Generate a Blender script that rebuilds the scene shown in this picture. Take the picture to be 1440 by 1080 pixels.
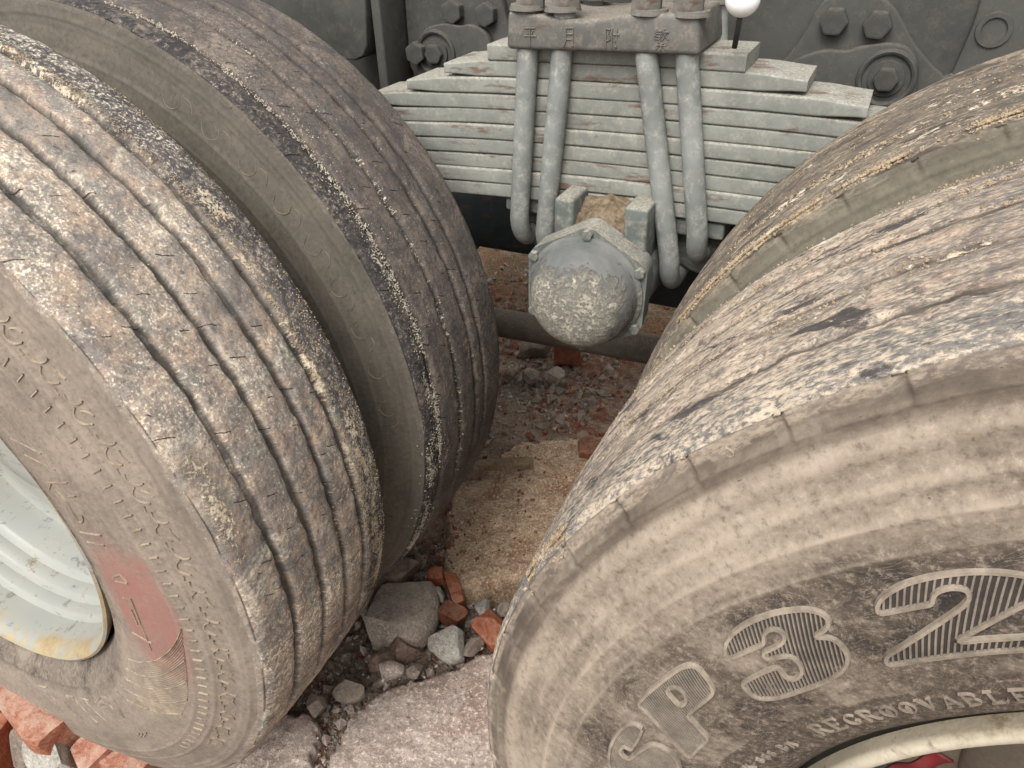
import bpy, bmesh, math, random
import numpy as np
from mathutils import Vector, Matrix, noise as mnoise

for o in list(bpy.data.objects):
    bpy.data.objects.remove(o)
S = bpy.context.scene
COL = S.collection

# ------------------------------------------------------------------ camera
cam_d = bpy.data.cameras.new('camera')
cam = bpy.data.objects.new('camera', cam_d)
COL.objects.link(cam)
cam_d.sensor_width = 36.0
cam_d.lens = 1063.25 / 1440 * 36
cam_d.clip_start = 0.02
cam_d.clip_end = 500
_f = Vector((-0.36001, 0.75116, -0.55330)); _r = Vector((0.90775, 0.41895, -0.02186)); _u = Vector((-0.21538, 0.51013, 0.83269))
cam.matrix_world = Matrix(((_r.x, _u.x, -_f.x, 0.3258), (_r.y, _u.y, -_f.y, -0.3364), (_r.z, _u.z, -_f.z, 1.1258), (0, 0, 0, 1)))
S.camera = cam

# ------------------------------------------------------------------ sky, sun, exposure
SUN_EL, SUN_AZ = math.radians(52), math.radians(180)      # compass angle the light comes from (0 = +Y, clockwise)
W = bpy.data.worlds.new('World'); S.world = W; W.use_nodes = True
wn = W.node_tree; wn.nodes.clear()
sky = wn.nodes.new('ShaderNodeTexSky'); sky.sky_type = 'NISHITA'; sky.sun_disc = False
sky.sun_elevation = SUN_EL; sky.sun_rotation = SUN_AZ
sky.air_density = 1.0; sky.dust_density = 4.0; sky.ozone_density = 1.0
hsv = wn.nodes.new('ShaderNodeHueSaturation'); hsv.inputs['Saturation'].default_value = 0.05
wb = wn.nodes.new('ShaderNodeBackground'); wb.inputs['Strength'].default_value = 0.15
wo = wn.nodes.new('ShaderNodeOutputWorld')
wn.links.new(sky.outputs[0], hsv.inputs['Color']); wn.links.new(hsv.outputs[0], wb.inputs[0]); wn.links.new(wb.outputs[0], wo.inputs[0])
sd = bpy.data.lights.new('sun', 'SUN'); sd.energy = 1.2; sd.angle = math.radians(30); sd.color = (1.0, 0.97, 0.94)
sun = bpy.data.objects.new('sun', sd); COL.objects.link(sun)
_dir = Vector((math.sin(SUN_AZ) * math.cos(SUN_EL), math.cos(SUN_AZ) * math.cos(SUN_EL), math.sin(SUN_EL)))
sun.rotation_euler = _dir.to_track_quat('Z', 'Y').to_euler(); sun.location = _dir * 12
S.view_settings.view_transform = 'Standard'; S.view_settings.look = 'None'
S.view_settings.gamma = 1; S.view_settings.use_curve_mapping = False
S.view_settings.exposure = 0.95

# ------------------------------------------------------------------ helpers
def lin(r, g, b, k=1.0):
    def c(v):
        v /= 255.0
        return (v / 12.92 if v <= .04045 else ((v + .055) / 1.055) ** 2.4) * k
    return (c(r), c(g), c(b), 1.0)

def thing(name, label, cat, loc=(0, 0, 0), rot=(0, 0, 0), group=None):
    o = bpy.data.objects.new(name, None); COL.objects.link(o)
    o.location = loc; o.rotation_euler = rot; o.empty_display_size = .1
    o['label'] = label; o['category'] = cat
    if group: o['group'] = group
    return o

def tag(o, label, cat, group=None):
    o['label'] = label; o['category'] = cat
    if group: o['group'] = group
    return o

def link(name, me, m=None, parent=None, smooth=True, loc=None, rot=None):
    o = bpy.data.objects.new(name, me); COL.objects.link(o)
    if m is not None and not me.materials: me.materials.append(m)
    if parent is not None: o.parent = parent
    if loc is not None: o.location = loc
    if rot is not None: o.rotation_euler = rot
    if smooth is not None:
        me.polygons.foreach_set('use_smooth', [bool(smooth)] * len(me.polygons))
    return o

def np_mesh(name, V, quads=None, tris=None):
    me = bpy.data.meshes.new(name)
    V = np.ascontiguousarray(V, dtype=np.float32)
    nq = 0 if quads is None else len(quads); nt_ = 0 if tris is None else len(tris)
    loops = []
    if nq: loops.append(np.asarray(quads, dtype=np.int32).ravel())
    if nt_: loops.append(np.asarray(tris, dtype=np.int32).ravel())
    loops = np.concatenate(loops)
    tot = np.concatenate([np.full(nq, 4, np.int32), np.full(nt_, 3, np.int32)])
    st = np.concatenate([[0], np.cumsum(tot)[:-1]]).astype(np.int32)
    me.vertices.add(len(V)); me.vertices.foreach_set('co', V.ravel())
    me.loops.add(len(loops)); me.loops.foreach_set('vertex_index', loops)
    me.polygons.add(nq + nt_); me.polygons.foreach_set('loop_start', st); me.polygons.foreach_set('loop_total', tot)
    me.update(calc_edges=True)
    return me

def fattr(me, name, vals):
    a = me.attributes.new(name, 'FLOAT', 'POINT'); a.data.foreach_set('value', np.ascontiguousarray(vals, dtype=np.float32))

def vattr(me, name, vals):
    a = me.attributes.new(name, 'FLOAT_VECTOR', 'POINT'); a.data.foreach_set('vector', np.ascontiguousarray(vals, dtype=np.float32).ravel())

def _hash(ix, iy, seed):
    with np.errstate(over='ignore'):
        n = (ix.astype(np.int64) * 374761393 + iy.astype(np.int64) * 668265263 + seed * 1442695041) & 0xffffffff
        n = ((n ^ (n >> 13)) * 1274126177) & 0xffffffff
        n = ((n ^ (n >> 15)) * 2246822519) & 0xffffffff
    return ((n ^ (n >> 16)) & 0xffffff) / float(0xffffff)

def vnoise(x, y, seed=0):
    x, y = np.broadcast_arrays(np.asarray(x, float), np.asarray(y, float))
    ix = np.floor(x); iy = np.floor(y); fx = x - ix; fy = y - iy
    fx = fx * fx * (3 - 2 * fx); fy = fy * fy * (3 - 2 * fy)
    a = _hash(ix, iy, seed); b = _hash(ix + 1, iy, seed); c = _hash(ix, iy + 1, seed); d = _hash(ix + 1, iy + 1, seed)
    return (a * (1 - fx) + b * fx) * (1 - fy) + (c * (1 - fx) + d * fx) * fy - .5

def fbm(x, y, seed=0, oct=4, rough=.55):
    t = 0; a = 1.0; s = 0
    for i in range(oct):
        t = t + a * vnoise(np.asarray(x) * 2 ** i + i * 17.3, np.asarray(y) * 2 ** i + i * 9.1, seed + i); s += a; a *= rough
    return t / s * 2

def sstep(a, b, x):
    t = np.clip((x - a) / (b - a), 0, 1); return t * t * (3 - 2 * t)

# ---- node helper
class NT:
    def __init__(self, name):
        self.m = bpy.data.materials.new(name); self.m.use_nodes = True
        self.t = self.m.node_tree; self.t.nodes.clear()
        self.out = self.t.nodes.new('ShaderNodeOutputMaterial'); self.b = self.t.nodes.new('ShaderNodeBsdfPrincipled')
        self.t.links.new(self.b.outputs[0], self.out.inputs[0]); self.hs = []
    def n(self, k, **kw):
        x = self.t.nodes.new(k)
        for a, v in kw.items(): setattr(x, a, v)
        return x
    def put(self, sock, v):
        if hasattr(v, 'is_output'): self.t.links.new(v, sock)
        elif v is not None: sock.default_value = v
    def coord(self, kind='Object', scale=(1, 1, 1), loc=(0, 0, 0), attr=None):
        if attr: s = self.n('ShaderNodeAttribute', attribute_name=attr).outputs['Vector']
        else: s = self.n('ShaderNodeTexCoord').outputs[kind]
        mp = self.n('ShaderNodeMapping'); self.put(mp.inputs['Vector'], s)
        mp.inputs['Scale'].default_value = scale; mp.inputs['Location'].default_value = loc
        return mp.outputs[0]
    def noise(self, vec, scale, detail=6, rough=.6, dist=0, kind='FBM'):
        x = self.n('ShaderNodeTexNoise'); self.put(x.inputs['Vector'], vec)
        x.inputs['Scale'].default_value = scale; x.inputs['Detail'].default_value = detail
        x.inputs['Roughness'].default_value = rough; x.inputs['Distortion'].default_value = dist
        return x.outputs[0]
    def voro(self, vec, scale, feature='F1', out='Distance'):
        x = self.n('ShaderNodeTexVoronoi', feature=feature); self.put(x.inputs['Vector'], vec); x.inputs['Scale'].default_value = scale
        return x.outputs[out]
    def ramp(self, fac, stops, interp='LINEAR'):
        x = self.n('ShaderNodeValToRGB'); x.color_ramp.interpolation = interp
        e = x.color_ramp.elements
        while len(e) < len(stops): e.new(.5)
        for i, (p, c) in enumerate(stops):
            e[i].position = p; e[i].color = c if hasattr(c, '__len__') else (c, c, c, 1)
        self.put(x.inputs[0], fac); return x.outputs[0]
    def mix(self, fac, a, b, mode='MIX'):
        x = self.n('ShaderNodeMix', data_type='RGBA', blend_type=mode)
        self.put(x.inputs['Factor'], fac); self.put(x.inputs[6], a); self.put(x.inputs[7], b); return x.outputs[2]
    def math(self, op, a, b=None, clamp=False):
        x = self.n('ShaderNodeMath', operation=op, use_clamp=clamp); self.put(x.inputs[0], a)
        if b is not None: self.put(x.inputs[1], b)
        return x.outputs[0]
    def attr(self, name): return self.n('ShaderNodeAttribute', attribute_name=name).outputs['Fac']
    def up(self, lo=.2, hi=.9):
        g = self.n('ShaderNodeNewGeometry'); s = self.n('ShaderNodeSeparateXYZ'); self.put(s.inputs[0], g.outputs['Normal'])
        return self.ramp(s.outputs[2], [(lo, 0.0), (hi, 1.0)])
    def bump(self, h, strength=.4, dist=.002):
        x = self.n('ShaderNodeBump'); x.inputs['Strength'].default_value = strength; x.inputs['Distance'].default_value = dist
        self.put(x.inputs['Height'], h)
        if self.hs: self.put(x.inputs['Normal'], self.hs[-1])
        self.hs.append(x.outputs[0]); self.put(self.b.inputs['Normal'], x.outputs[0])
    def done(self, col, rough=.85, metal=0, spec=.3):
        self.put(self.b.inputs['Base Color'], col); self.put(self.b.inputs['Roughness'], rough)
        self.put(self.b.inputs['Metallic'], metal); self.b.inputs['Specular IOR Level'].default_value = spec
        return self.m

# ------------------------------------------------------------------ materials
def painted_steel(name, paint, dust, rust=.0, dusty=.5, seed=0, scale=1.0):
    k = NT(name)
    v = k.coord('Object', (1, 1, 1), (seed * 3.1, seed, 0))
    n1 = k.noise(v, 7 * scale, 8, .65); n2 = k.noise(v, 60 * scale, 6, .7); n3 = k.noise(v, 260, 3, .6)
    base = k.mix(k.ramp(n1, [(.42, 0.0), (.58, 1.0)]), paint, tuple(c * .70 for c in paint[:3]) + (1,))
    f = k.math('ADD', k.math('MULTIPLY', k.up(.35, 1.0), .8), k.ramp(n2, [(.56 - .2 * dusty, 0.0), (.74 - .16 * dusty, .6)]), True)
    base = k.mix(f, base, k.mix(k.ramp(n3, [(.42, 0.0), (.58, 1.0)]), dust, tuple(c * .62 for c in dust[:3]) + (1,)))
    if rust > 0:
        r = k.ramp(k.noise(k.coord('Object', (1, 2, 4), (seed, 3, 1)), 9, 7, .72), [(.60 - rust * .5, 0.0), (.66 - rust * .4, .7)])
        base = k.mix(r, base, k.mix(n2, lin(120, 70, 40, .6), lin(96, 76, 60, .6)))
    k.bump(n2, .35, .0015); k.bump(n3, .3, .0006)
    return k.done(base, k.ramp(n2, [(.3, .55), (.7, .95)]), 0, .3)

def stone_mat(name, a, b, speck=.3, scale=1.0, dust=None, stain=None):
    k = NT(name)
    v = k.coord('Object'); big = k.noise(v, 9 * scale, 6, .65, .5); n1 = k.noise(v, 34 * scale, 9, .75, .4); n2 = k.noise(v, 190 * scale, 6, .75); n3 = k.noise(v, 520 * scale, 3, .7)
    m = k.math('ADD', k.math('MULTIPLY', big, .4), k.math('MULTIPLY', n1, .6))
    c = k.mix(k.ramp(m, [(.41, 0.0), (.58, 1.0)]), a, b)
    if stain is not None: c = k.mix(k.ramp(big, [(.50, 0.0), (.60, .75)]), c, stain)
    c = k.mix(k.ramp(n2, [(.53, 0.0), (.62, .25 + speck)]), c, tuple(min(.8, x * 1.45) for x in b[:3]) + (1,))
    c = k.mix(k.ramp(n2, [(.355, .85), (.44, 0.0)]), c, tuple(x * .42 for x in a[:3]) + (1,))
    c = k.mix(k.ramp(n3, [(.36, .6), (.46, 0.0)]), c, tuple(x * .5 for x in a[:3]) + (1,))
    pit = k.ramp(k.voro(v, 75 * scale), [(.10, 1.0), (.26, 0.0)])
    pit = k.math('MULTIPLY', pit, k.ramp(n1, [(.5, 0.0), (.58, 1.0)]))
    c = k.mix(k.math('MULTIPLY', pit, .55 * min(1, speck * 3)), c, tuple(x * .4 for x in a[:3]) + (1,))
    if dust is not None: c = k.mix(k.math('MULTIPLY', k.up(.45, 1.0), k.ramp(n1, [(.42, .1), (.6, .75)])), c, dust)
    k.bump(n1, .6, .006); k.bump(n2, .7, .003); k.bump(n3, .4, .001)
    return k.done(c, .94, 0, .15)

M = {}
M['spring'] = painted_steel('spring_grey_paint', lin(137, 138, 130, .92), lin(164, 160, 147, .9), .10, .5, 1)
M['bolt'] = painted_steel('u_bolt_grey_paint', lin(138, 141, 136, .88), lin(182, 179, 168, .92), .0, .45, 2)
M['clamp'] = painted_steel('clamp_dusty_paint', lin(108, 106, 100, .82), lin(142, 133, 121, .82), .02, .6, 3)
M['saddle'] = painted_steel('saddle_grey_paint', lin(108, 114, 109, .8), lin(166, 160, 146, .82), .02, .5, 4)
M['chassis'] = painted_steel('chassis_grey_paint', lin(82, 81, 76, .7), lin(106, 100, 92, .7), .0, .45, 5)
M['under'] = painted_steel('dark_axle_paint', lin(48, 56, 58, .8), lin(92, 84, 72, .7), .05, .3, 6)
M['rod'] = painted_steel('torque_rod_paint', lin(96, 88, 80, .8), lin(124, 112, 98, .8), .06, .5, 7)
M['rim'] = painted_steel('rim_pale_paint', lin(196, 202, 200, .9), lin(180, 174, 158, .85), .0, .0, 8)
k = NT('rim_pale_enamel'); v = k.coord('Object'); n1 = k.noise(v, 9, 5, .6); n2 = k.noise(v, 70, 6, .75)
c_ = k.mix(k.ramp(n1, [(.42, 0.0), (.6, 1.0)]), lin(170, 171, 164, .64), lin(176, 175, 165, .64))
c_ = k.mix(k.ramp(k.math('ADD', k.math('MULTIPLY', n1, .5), k.math('MULTIPLY', n2, .5)), [(.565, 0.0), (.60, .8)]), c_, lin(146, 122, 84, .62))
c_ = k.mix(k.ramp(k.noise(k.coord('Object', (1, 1, 6)), 30, 5, .8), [(.58, 0.0), (.63, .6)]), c_, lin(96, 92, 84, .8))
s_ = k.n('ShaderNodeSeparateXYZ'); k.put(s_.inputs[0], k.n('ShaderNodeTexCoord').outputs['Object'])
lipm = k.math('MULTIPLY', k.ramp(s_.outputs[1], [(.012, 1.0), (.026, 0.0)]), k.ramp(k.math('ADD', k.math('MULTIPLY', n1, .6), k.math('MULTIPLY', n2, .4)), [(.46, 0.0), (.55, .8)]))
c_ = k.mix(lipm, c_, k.mix(k.ramp(n2, [(.45, 0.0), (.56, 1.0)]), lin(168, 132, 70, .7), lin(176, 160, 120, .75)))
k.bump(n2, .15, .001)
M['rim'] = k.done(c_, .42, 0, .4)
M['rim_worn'] = painted_steel('rim_cream_paint', lin(188, 178, 158, .9), lin(156, 140, 114, .85), .05, .25, 9)
M['disc'] = painted_steel('wheel_disc_paint', lin(104, 94, 82, .75), lin(112, 98, 82, .75), .1, .5, 10)
M['red'] = painted_steel('hub_red_paint', lin(124, 34, 38, .7), lin(110, 70, 60, .7), .0, .2, 11)
M['concrete_chunk'] = stone_mat('grey_concrete_chunk', lin(134, 122, 111, .88), lin(170, 158, 144, .9), .5, stain=lin(132, 108, 94, .85), dust=lin(172, 156, 140, .85))
M['pale_stone'] = stone_mat('pale_grey_stone', lin(140, 135, 126, .82), lin(184, 178, 166, .88), .2, stain=lin(128, 116, 98, .85))
M['grey_stone'] = stone_mat('mid_grey_stone', lin(116, 104, 94, .8), lin(152, 138, 124, .82), .25, dust=lin(162, 144, 128, .8))
M['brown_stone'] = stone_mat('brown_stone', lin(104, 84, 72, .82), lin(142, 120, 106, .85), .2, dust=lin(160, 142, 128, .85))
M['brick'] = stone_mat('orange_brick', lin(136, 68, 44, .78), lin(166, 92, 64, .78), .12, dust=lin(178, 138, 114, .8))
M['pink_brick'] = stone_mat('pink_brick', lin(156, 96, 74, .8), lin(182, 134, 112, .82), .2, stain=lin(160, 84, 56, .8), dust=lin(186, 160, 142, .85))
M['dark_brick'] = stone_mat('dull_brick', lin(108, 62, 46, .8), lin(140, 88, 66, .8), .15, dust=lin(150, 122, 100, .8))
M['slab'] = stone_mat('pinkish_concrete', lin(172, 153, 141, .74), lin(206, 189, 175, .76), .7, .8, stain=lin(158, 131, 116, .72))
M['slab_dirty'] = stone_mat('dirty_concrete', lin(134, 108, 86, .9), lin(186, 164, 138, .92), .5, 1.0, stain=lin(122, 86, 64, .85))
M['wood'] = stone_mat('dirty_wood', lin(110, 92, 70, .8), lin(150, 128, 100, .8), .05)
M['grain'] = stone_mat('sand_grain', lin(172, 146, 116, .9), lin(214, 194, 164, .9), .0, 4)
M['grain_white'] = stone_mat('pale_sand_grain', lin(188, 176, 158, .9), lin(226, 216, 196, .9), .0, 4)
k = NT('white_plastic'); M['white'] = k.done(lin(232, 230, 226), .35, 0, .4)

def rubber_mat(name, dark, mid, light, side_a, side_b, groove_c, aniso=1.0, seed=0, flecks=.5, tint=None, paint=None, shoulder=None, patch=None, nicks=True, crust_c=None, gt=(1, 1, 1), gs=(1, 1, 1)):
    k = NT(name)
    g_ = lambda c, m: tuple(min(.9, a * b) for a, b in zip(c[:3], m)) + (1,)
    dark, mid, light = g_(dark, gt), g_(mid, gt), g_(light, gt); side_a, side_b = g_(side_a, gs), g_(side_b, gs)
    tint = tuple(g_(c, gt) for c in tint)
    def vec(su, sv, o): return k.coord(attr='uvw', scale=(su, sv, 1), loc=(seed * 2.7 + o, seed * 1.3, o))
    ax = aniso
    big = k.noise(vec(1, 1, 0), 5.5, 6, .62, .4)
    n1 = k.noise(vec(1, ax, 1), 26 / ax ** .5, 10, .76, .5)
    n2 = k.noise(vec(1, ax ** .8, 2), 150 / ax ** .5, 8, .76, .3)
    n3 = k.noise(vec(1, ax ** .5, 3), 380 / ax ** .4, 4, .7)
    hue = k.noise(vec(1, ax ** .5, 4), 34, 5, .7)
    tr = k.mix(k.ramp(k.math('ADD', k.math('MULTIPLY', n1, .40), k.math('MULTIPLY', big, .60)), [(.40, 0.0), (.60, 1.0)]), dark, mid)
    if tint is not None:
        tr = k.mix(k.ramp(hue, [(.46, 0.0), (.62, .55)]), tr, tint[0]); tr = k.mix(k.ramp(hue, [(.34, .6), (.46, 0.0)]), tr, tint[1])
    if shoulder is not None:
        tr = k.mix(k.math('MULTIPLY', k.attr('shoulder'), k.ramp(k.math('ADD', k.math('MULTIPLY', n1, .35), k.math('MULTIPLY', n2, .65)), [(.44, 1.0), (.60, .35)])), tr, shoulder)
    fl = k.math('ADD', k.math('ADD', k.math('MULTIPLY', n2, .42), k.math('MULTIPLY', n3, .38)), k.math('MULTIPLY', big, .20))
    tr = k.mix(k.ramp(fl, [(.585 - .12 * flecks, 0.0), (.645 - .11 * flecks, .85)]), tr, light)
    tr = k.mix(k.ramp(n2, [(.36, .75), (.455, 0.0)]), tr, tuple(c * .42 for c in dark[:3]) + (1,))
    tr = k.mix(k.ramp(n3, [(.35, .55), (.45, 0.0)]), tr, tuple(c * .5 for c in dark[:3]) + (1,))
    mid_n = k.noise(vec(1, 1, 12), 13, 8, .74, 1.2)
    tr = k.mix(k.ramp(mid_n, [(.36, .50), (.475, 0.0)]), tr, tuple(c * .70 for c in dark[:3]) + (1,))
    tr = k.mix(k.math('MULTIPLY', k.ramp(mid_n, [(.54, 0.0), (.64, .42)]), k.ramp(n2, [(.42, .2), (.56, 1.0)])), tr, light)
    if patch is not None:                                  # torn, cleaner patches of bare rubber
        pn = k.noise(vec(2.2, 6.5, 5), 5.0, 9, .74, .6)
        tr = k.mix(k.ramp(pn, [(.545, 0.0), (.59, .9)]), tr, patch)
    nick_h = None
    if nicks:                                              # short cracks across the ribs
        c = k.n('ShaderNodeVectorMath', operation='ADD')
        cv = k.coord(attr='uvw', scale=(26, 31, 0), loc=(seed * .37, .21, 0)); k.put(c.inputs[0], cv)
        wob = k.noise(vec(1, 1, 7), 90, 3, .6); cmb = k.n('ShaderNodeCombineXYZ'); sv = k.n('ShaderNodeSeparateXYZ'); k.put(sv.inputs[0], k.coord(attr='uvw'))
        k.put(cmb.inputs[0], k.math('ADD', k.math('MULTIPLY', k.math('SUBTRACT', wob, .5), .16), k.math('MULTIPLY', sv.outputs[1], 26 * .5))); k.put(c.inputs[1], cmb.outputs[0])
        vo = k.n('ShaderNodeTexVoronoi', feature='F1', voronoi_dimensions='2D'); k.put(vo.inputs['Vector'], c.outputs[0]); vo.inputs['Scale'].default_value = 1; vo.inputs['Randomness'].default_value = .75
        df = k.n('ShaderNodeVectorMath', operation='SUBTRACT'); k.put(df.inputs[0], c.outputs[0]); k.put(df.inputs[1], vo.outputs['Position'])
        ab = k.n('ShaderNodeVectorMath', operation='ABSOLUTE'); k.put(ab.inputs[0], df.outputs[0])
        sp_ = k.n('ShaderNodeSeparateXYZ'); k.put(sp_.inputs[0], ab.outputs[0])
        rc = k.n('ShaderNodeSeparateColor'); k.put(rc.inputs[0], vo.outputs['Color'])
        ln = k.math('SUBTRACT', k.math('MULTIPLY', rc.outputs[0], .42), .14)
        taper = k.math('SUBTRACT', ln, sp_.outputs[1])
        nick_h = k.math('MULTIPLY', k.ramp(sp_.outputs[0], [(.005, 1.0), (.016, 0.0)]), k.ramp(taper, [(0.0, 0.0), (.05, 1.0)]))
        nick_h = k.math('MULTIPLY', nick_h, k.math('SUBTRACT', 1.0, k.attr('side')))
        tr = k.mix(k.math('MULTIPLY', nick_h, .9), tr, lin(24, 22, 21, .6))
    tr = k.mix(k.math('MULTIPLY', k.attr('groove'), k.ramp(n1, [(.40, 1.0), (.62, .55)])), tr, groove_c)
    # flakes of dried mud where it has caked
    cf = k.math('ADD', k.math('MULTIPLY', k.attr('crust'), .24), k.math('ADD', k.math('MULTIPLY', n2, .55), k.math('MULTIPLY', n3, .45)))
    crust = k.ramp(cf, [(.625, 0.0), (.665, 1.0)])
    tr = k.mix(crust, tr, k.mix(k.ramp(hue, [(.42, 0.0), (.58, 1.0)]), crust_c or lin(196, 176, 150, .9), lin(222, 210, 188, .9)))
    # sidewall
    st = k.noise(vec(1.2, 10, 8), 7, 6, .65, .3); s1 = k.noise(vec(1, 1.6, 9), 17, 9, .72, .5); s2 = k.noise(vec(1, 1, 10), 150, 6, .75)
    sm = k.math('ADD', k.math('ADD', k.math('MULTIPLY', big, .34), k.math('MULTIPLY', s1, .32)), k.math('ADD', k.math('MULTIPLY', st, .14), k.math('MULTIPLY', s2, .20)))
    si = k.mix(k.ramp(sm, [(.41, 0.0), (.57, 1.0)]), side_a, side_b)
    band = k.math('MULTIPLY', k.attr('band'), k.ramp(k.math('ADD', k.math('MULTIPLY', s1, .6), k.math('MULTIPLY', big, .4)), [(.44, 1.0), (.60, .30)]))
    si = k.mix(band, si, k.mix(k.ramp(s2, [(.4, 0.0), (.6, 1.0)]), tuple(c * .42 for c in side_a[:3]) + (1,), tuple(c * .82 for c in side_a[:3]) + (1,)))
    blk = k.math('MULTIPLY', k.math('MINIMUM', k.attr('band'), 1.0), k.ramp(k.math('ADD', k.math('MULTIPLY', s1, .65), k.math('MULTIPLY', big, .35)), [(.39, .95), (.455, 0.0)]))
    si = k.mix(blk, si, lin(48, 45, 44, .7))
    scr = k.noise(vec(1.0, 2.0, 11), 20, 4, .7, 3.2)
    si = k.mix(k.math('MULTIPLY', k.ramp(scr, [(.485, 0.0), (.5, .5), (.515, 0.0)]), k.math('MINIMUM', k.attr('band'), 1.0)), si, side_b)
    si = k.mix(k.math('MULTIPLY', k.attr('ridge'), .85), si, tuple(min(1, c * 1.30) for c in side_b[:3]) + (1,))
    si = k.mix(k.ramp(s2, [(.34, .5), (.46, 0.0)]), si, tuple(c * .6 for c in side_a[:3]) + (1,))
    si = k.mix(k.ramp(s2, [(.54, 0.0), (.68, .5)]), si, tuple(min(1, c * 1.25) for c in side_b[:3]) + (1,))
    bare = k.math('MULTIPLY', k.attr('bare'), k.ramp(k.math('ADD', k.math('MULTIPLY', s1, .5), k.math('MULTIPLY', st, .5)), [(.38, 1.0), (.62, .45)]))
    si = k.mix(bare, si, tuple(c * .62 for c in side_a[:3]) + (1,))
    if paint is not None:
        si = k.mix(k.math('MULTIPLY', k.attr('paint'), k.ramp(k.math('ADD', k.math('MULTIPLY', n2, .4), k.math('MULTIPLY', s1, .6)), [(.40, .35), (.56, .9)])), si, paint)
    c = k.mix(k.attr('side'), tr, si)
    inv = k.math('SUBTRACT', 1.0, k.math('MULTIPLY', k.attr('side'), .85))
    k.bump(k.math('MULTIPLY', n1, inv), .35, .003); k.bump(k.math('MULTIPLY', n2, inv), .5, .0016); k.bump(n3, .25, .0005)
    k.bump(k.math('MULTIPLY', crust, k.math('ADD', n3, .4)), .7, .0025)
    if nick_h is not None: k.bump(k.math('SUBTRACT', 1.0, nick_h), .9, .003)
    return k.done(c, .9, 0, .2)

TAN, PINK, OLIVE = lin(136, 120, 102, .85), lin(178, 154, 140, .95), lin(140, 138, 130, .92)
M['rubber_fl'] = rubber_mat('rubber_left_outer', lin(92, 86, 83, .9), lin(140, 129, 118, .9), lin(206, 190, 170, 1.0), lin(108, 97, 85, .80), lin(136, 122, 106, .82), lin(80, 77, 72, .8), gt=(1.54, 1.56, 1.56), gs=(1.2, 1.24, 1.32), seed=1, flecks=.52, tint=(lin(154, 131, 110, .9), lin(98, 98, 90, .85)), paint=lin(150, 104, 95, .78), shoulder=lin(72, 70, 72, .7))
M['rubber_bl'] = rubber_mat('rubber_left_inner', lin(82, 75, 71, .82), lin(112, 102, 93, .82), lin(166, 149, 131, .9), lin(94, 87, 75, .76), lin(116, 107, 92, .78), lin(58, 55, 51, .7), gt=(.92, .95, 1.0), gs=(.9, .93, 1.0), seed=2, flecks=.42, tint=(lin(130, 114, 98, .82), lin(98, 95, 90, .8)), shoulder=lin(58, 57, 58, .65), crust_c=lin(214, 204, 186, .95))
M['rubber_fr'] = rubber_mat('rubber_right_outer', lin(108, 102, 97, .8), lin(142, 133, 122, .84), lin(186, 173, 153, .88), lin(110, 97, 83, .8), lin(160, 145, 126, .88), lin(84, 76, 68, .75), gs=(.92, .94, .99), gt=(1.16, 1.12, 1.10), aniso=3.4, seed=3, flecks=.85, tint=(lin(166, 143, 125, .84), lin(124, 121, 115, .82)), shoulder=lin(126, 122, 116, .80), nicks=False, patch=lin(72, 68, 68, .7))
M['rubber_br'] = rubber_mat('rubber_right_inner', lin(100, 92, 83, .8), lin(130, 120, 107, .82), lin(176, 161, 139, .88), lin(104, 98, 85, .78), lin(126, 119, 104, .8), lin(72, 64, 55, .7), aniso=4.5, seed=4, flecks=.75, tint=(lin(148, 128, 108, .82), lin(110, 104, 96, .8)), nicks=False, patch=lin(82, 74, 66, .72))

# ------------------------------------------------------------------ ground
H = 0.506                     # axle height
HX = 0.6496                   # half the axle spacing

def axis(fine0, fine1, step, far):
    a = [fine0 + i * step for i in range(int((fine1 - fine0) / step) + 1)]
    lo, hi, s = a[0], a[-1], step
    L, R_ = [], []
    while lo > -far or hi < far:
        s *= 1.35; lo -= s; hi += s; L.append(lo); R_.append(hi)
    return np.array(L[::-1] + a + R_)

def ground_h(x, y):
    h = -.028 + .016 * fbm(x * 3.1, y * 3.1, 5, 5) + .010 * fbm(x * 17, y * 17, 9, 4, .6) + .004 * fbm(x * 70, y * 70, 12, 3)
    h = h + .045 * sstep(1.0, 1.9, y) + .02 * sstep(.7, 1.1, y)
    return h
gx = axis(-1.05, .45, .006, 60); gy = axis(-.12, 2.1, .007, 60)
GX, GY = np.meshgrid(gx, gy, indexing='ij')
GZ = ground_h(GX, GY)
far = sstep(2.5, 8, np.hypot(GX, GY - .6)); GZ = GZ * (1 - far) - .02 * far
n0, n1 = GX.shape
idx = np.arange(n0 * n1).reshape(n0, n1)
Q = np.stack([idx[:-1, :-1], idx[1:, :-1], idx[1:, 1:], idx[:-1, 1:]], -1).reshape(-1, 4)
k = NT('rubble_ground')
v = k.coord('Object'); n1_ = k.noise(v, 4.5, 8, .65, .5); n2_ = k.noise(v, 38, 7, .7); n3_ = k.noise(v, 190, 4, .7)
soil = k.mix(k.ramp(n1_, [(.44, 0.0), (.60, 1.0)]), lin(132, 114, 98, .85), lin(124, 70, 52, .82))
soil = k.mix(k.ramp(n2_, [(.45, 0.0), (.58, .9)]), soil, lin(152, 134, 116, .85))
soil = k.mix(k.ramp(n3_, [(.3, .7), (.5, 0.0)]), soil, lin(58, 46, 40, .7))
soil = k.mix(k.ramp(n3_, [(.6, 0.0), (.72, .6)]), soil, lin(176, 158, 138, .8))
sx = k.n('ShaderNodeSeparateXYZ'); k.put(sx.inputs[0], k.n('ShaderNodeTexCoord').outputs['Object'])
moss = k.math('MULTIPLY', k.ramp(k.math('MULTIPLY', sx.outputs[1], .5), [(.66, 0.0), (.74, 1.0)]), k.ramp(n2_, [(.38, 0.0), (.55, .9)]))
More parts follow.
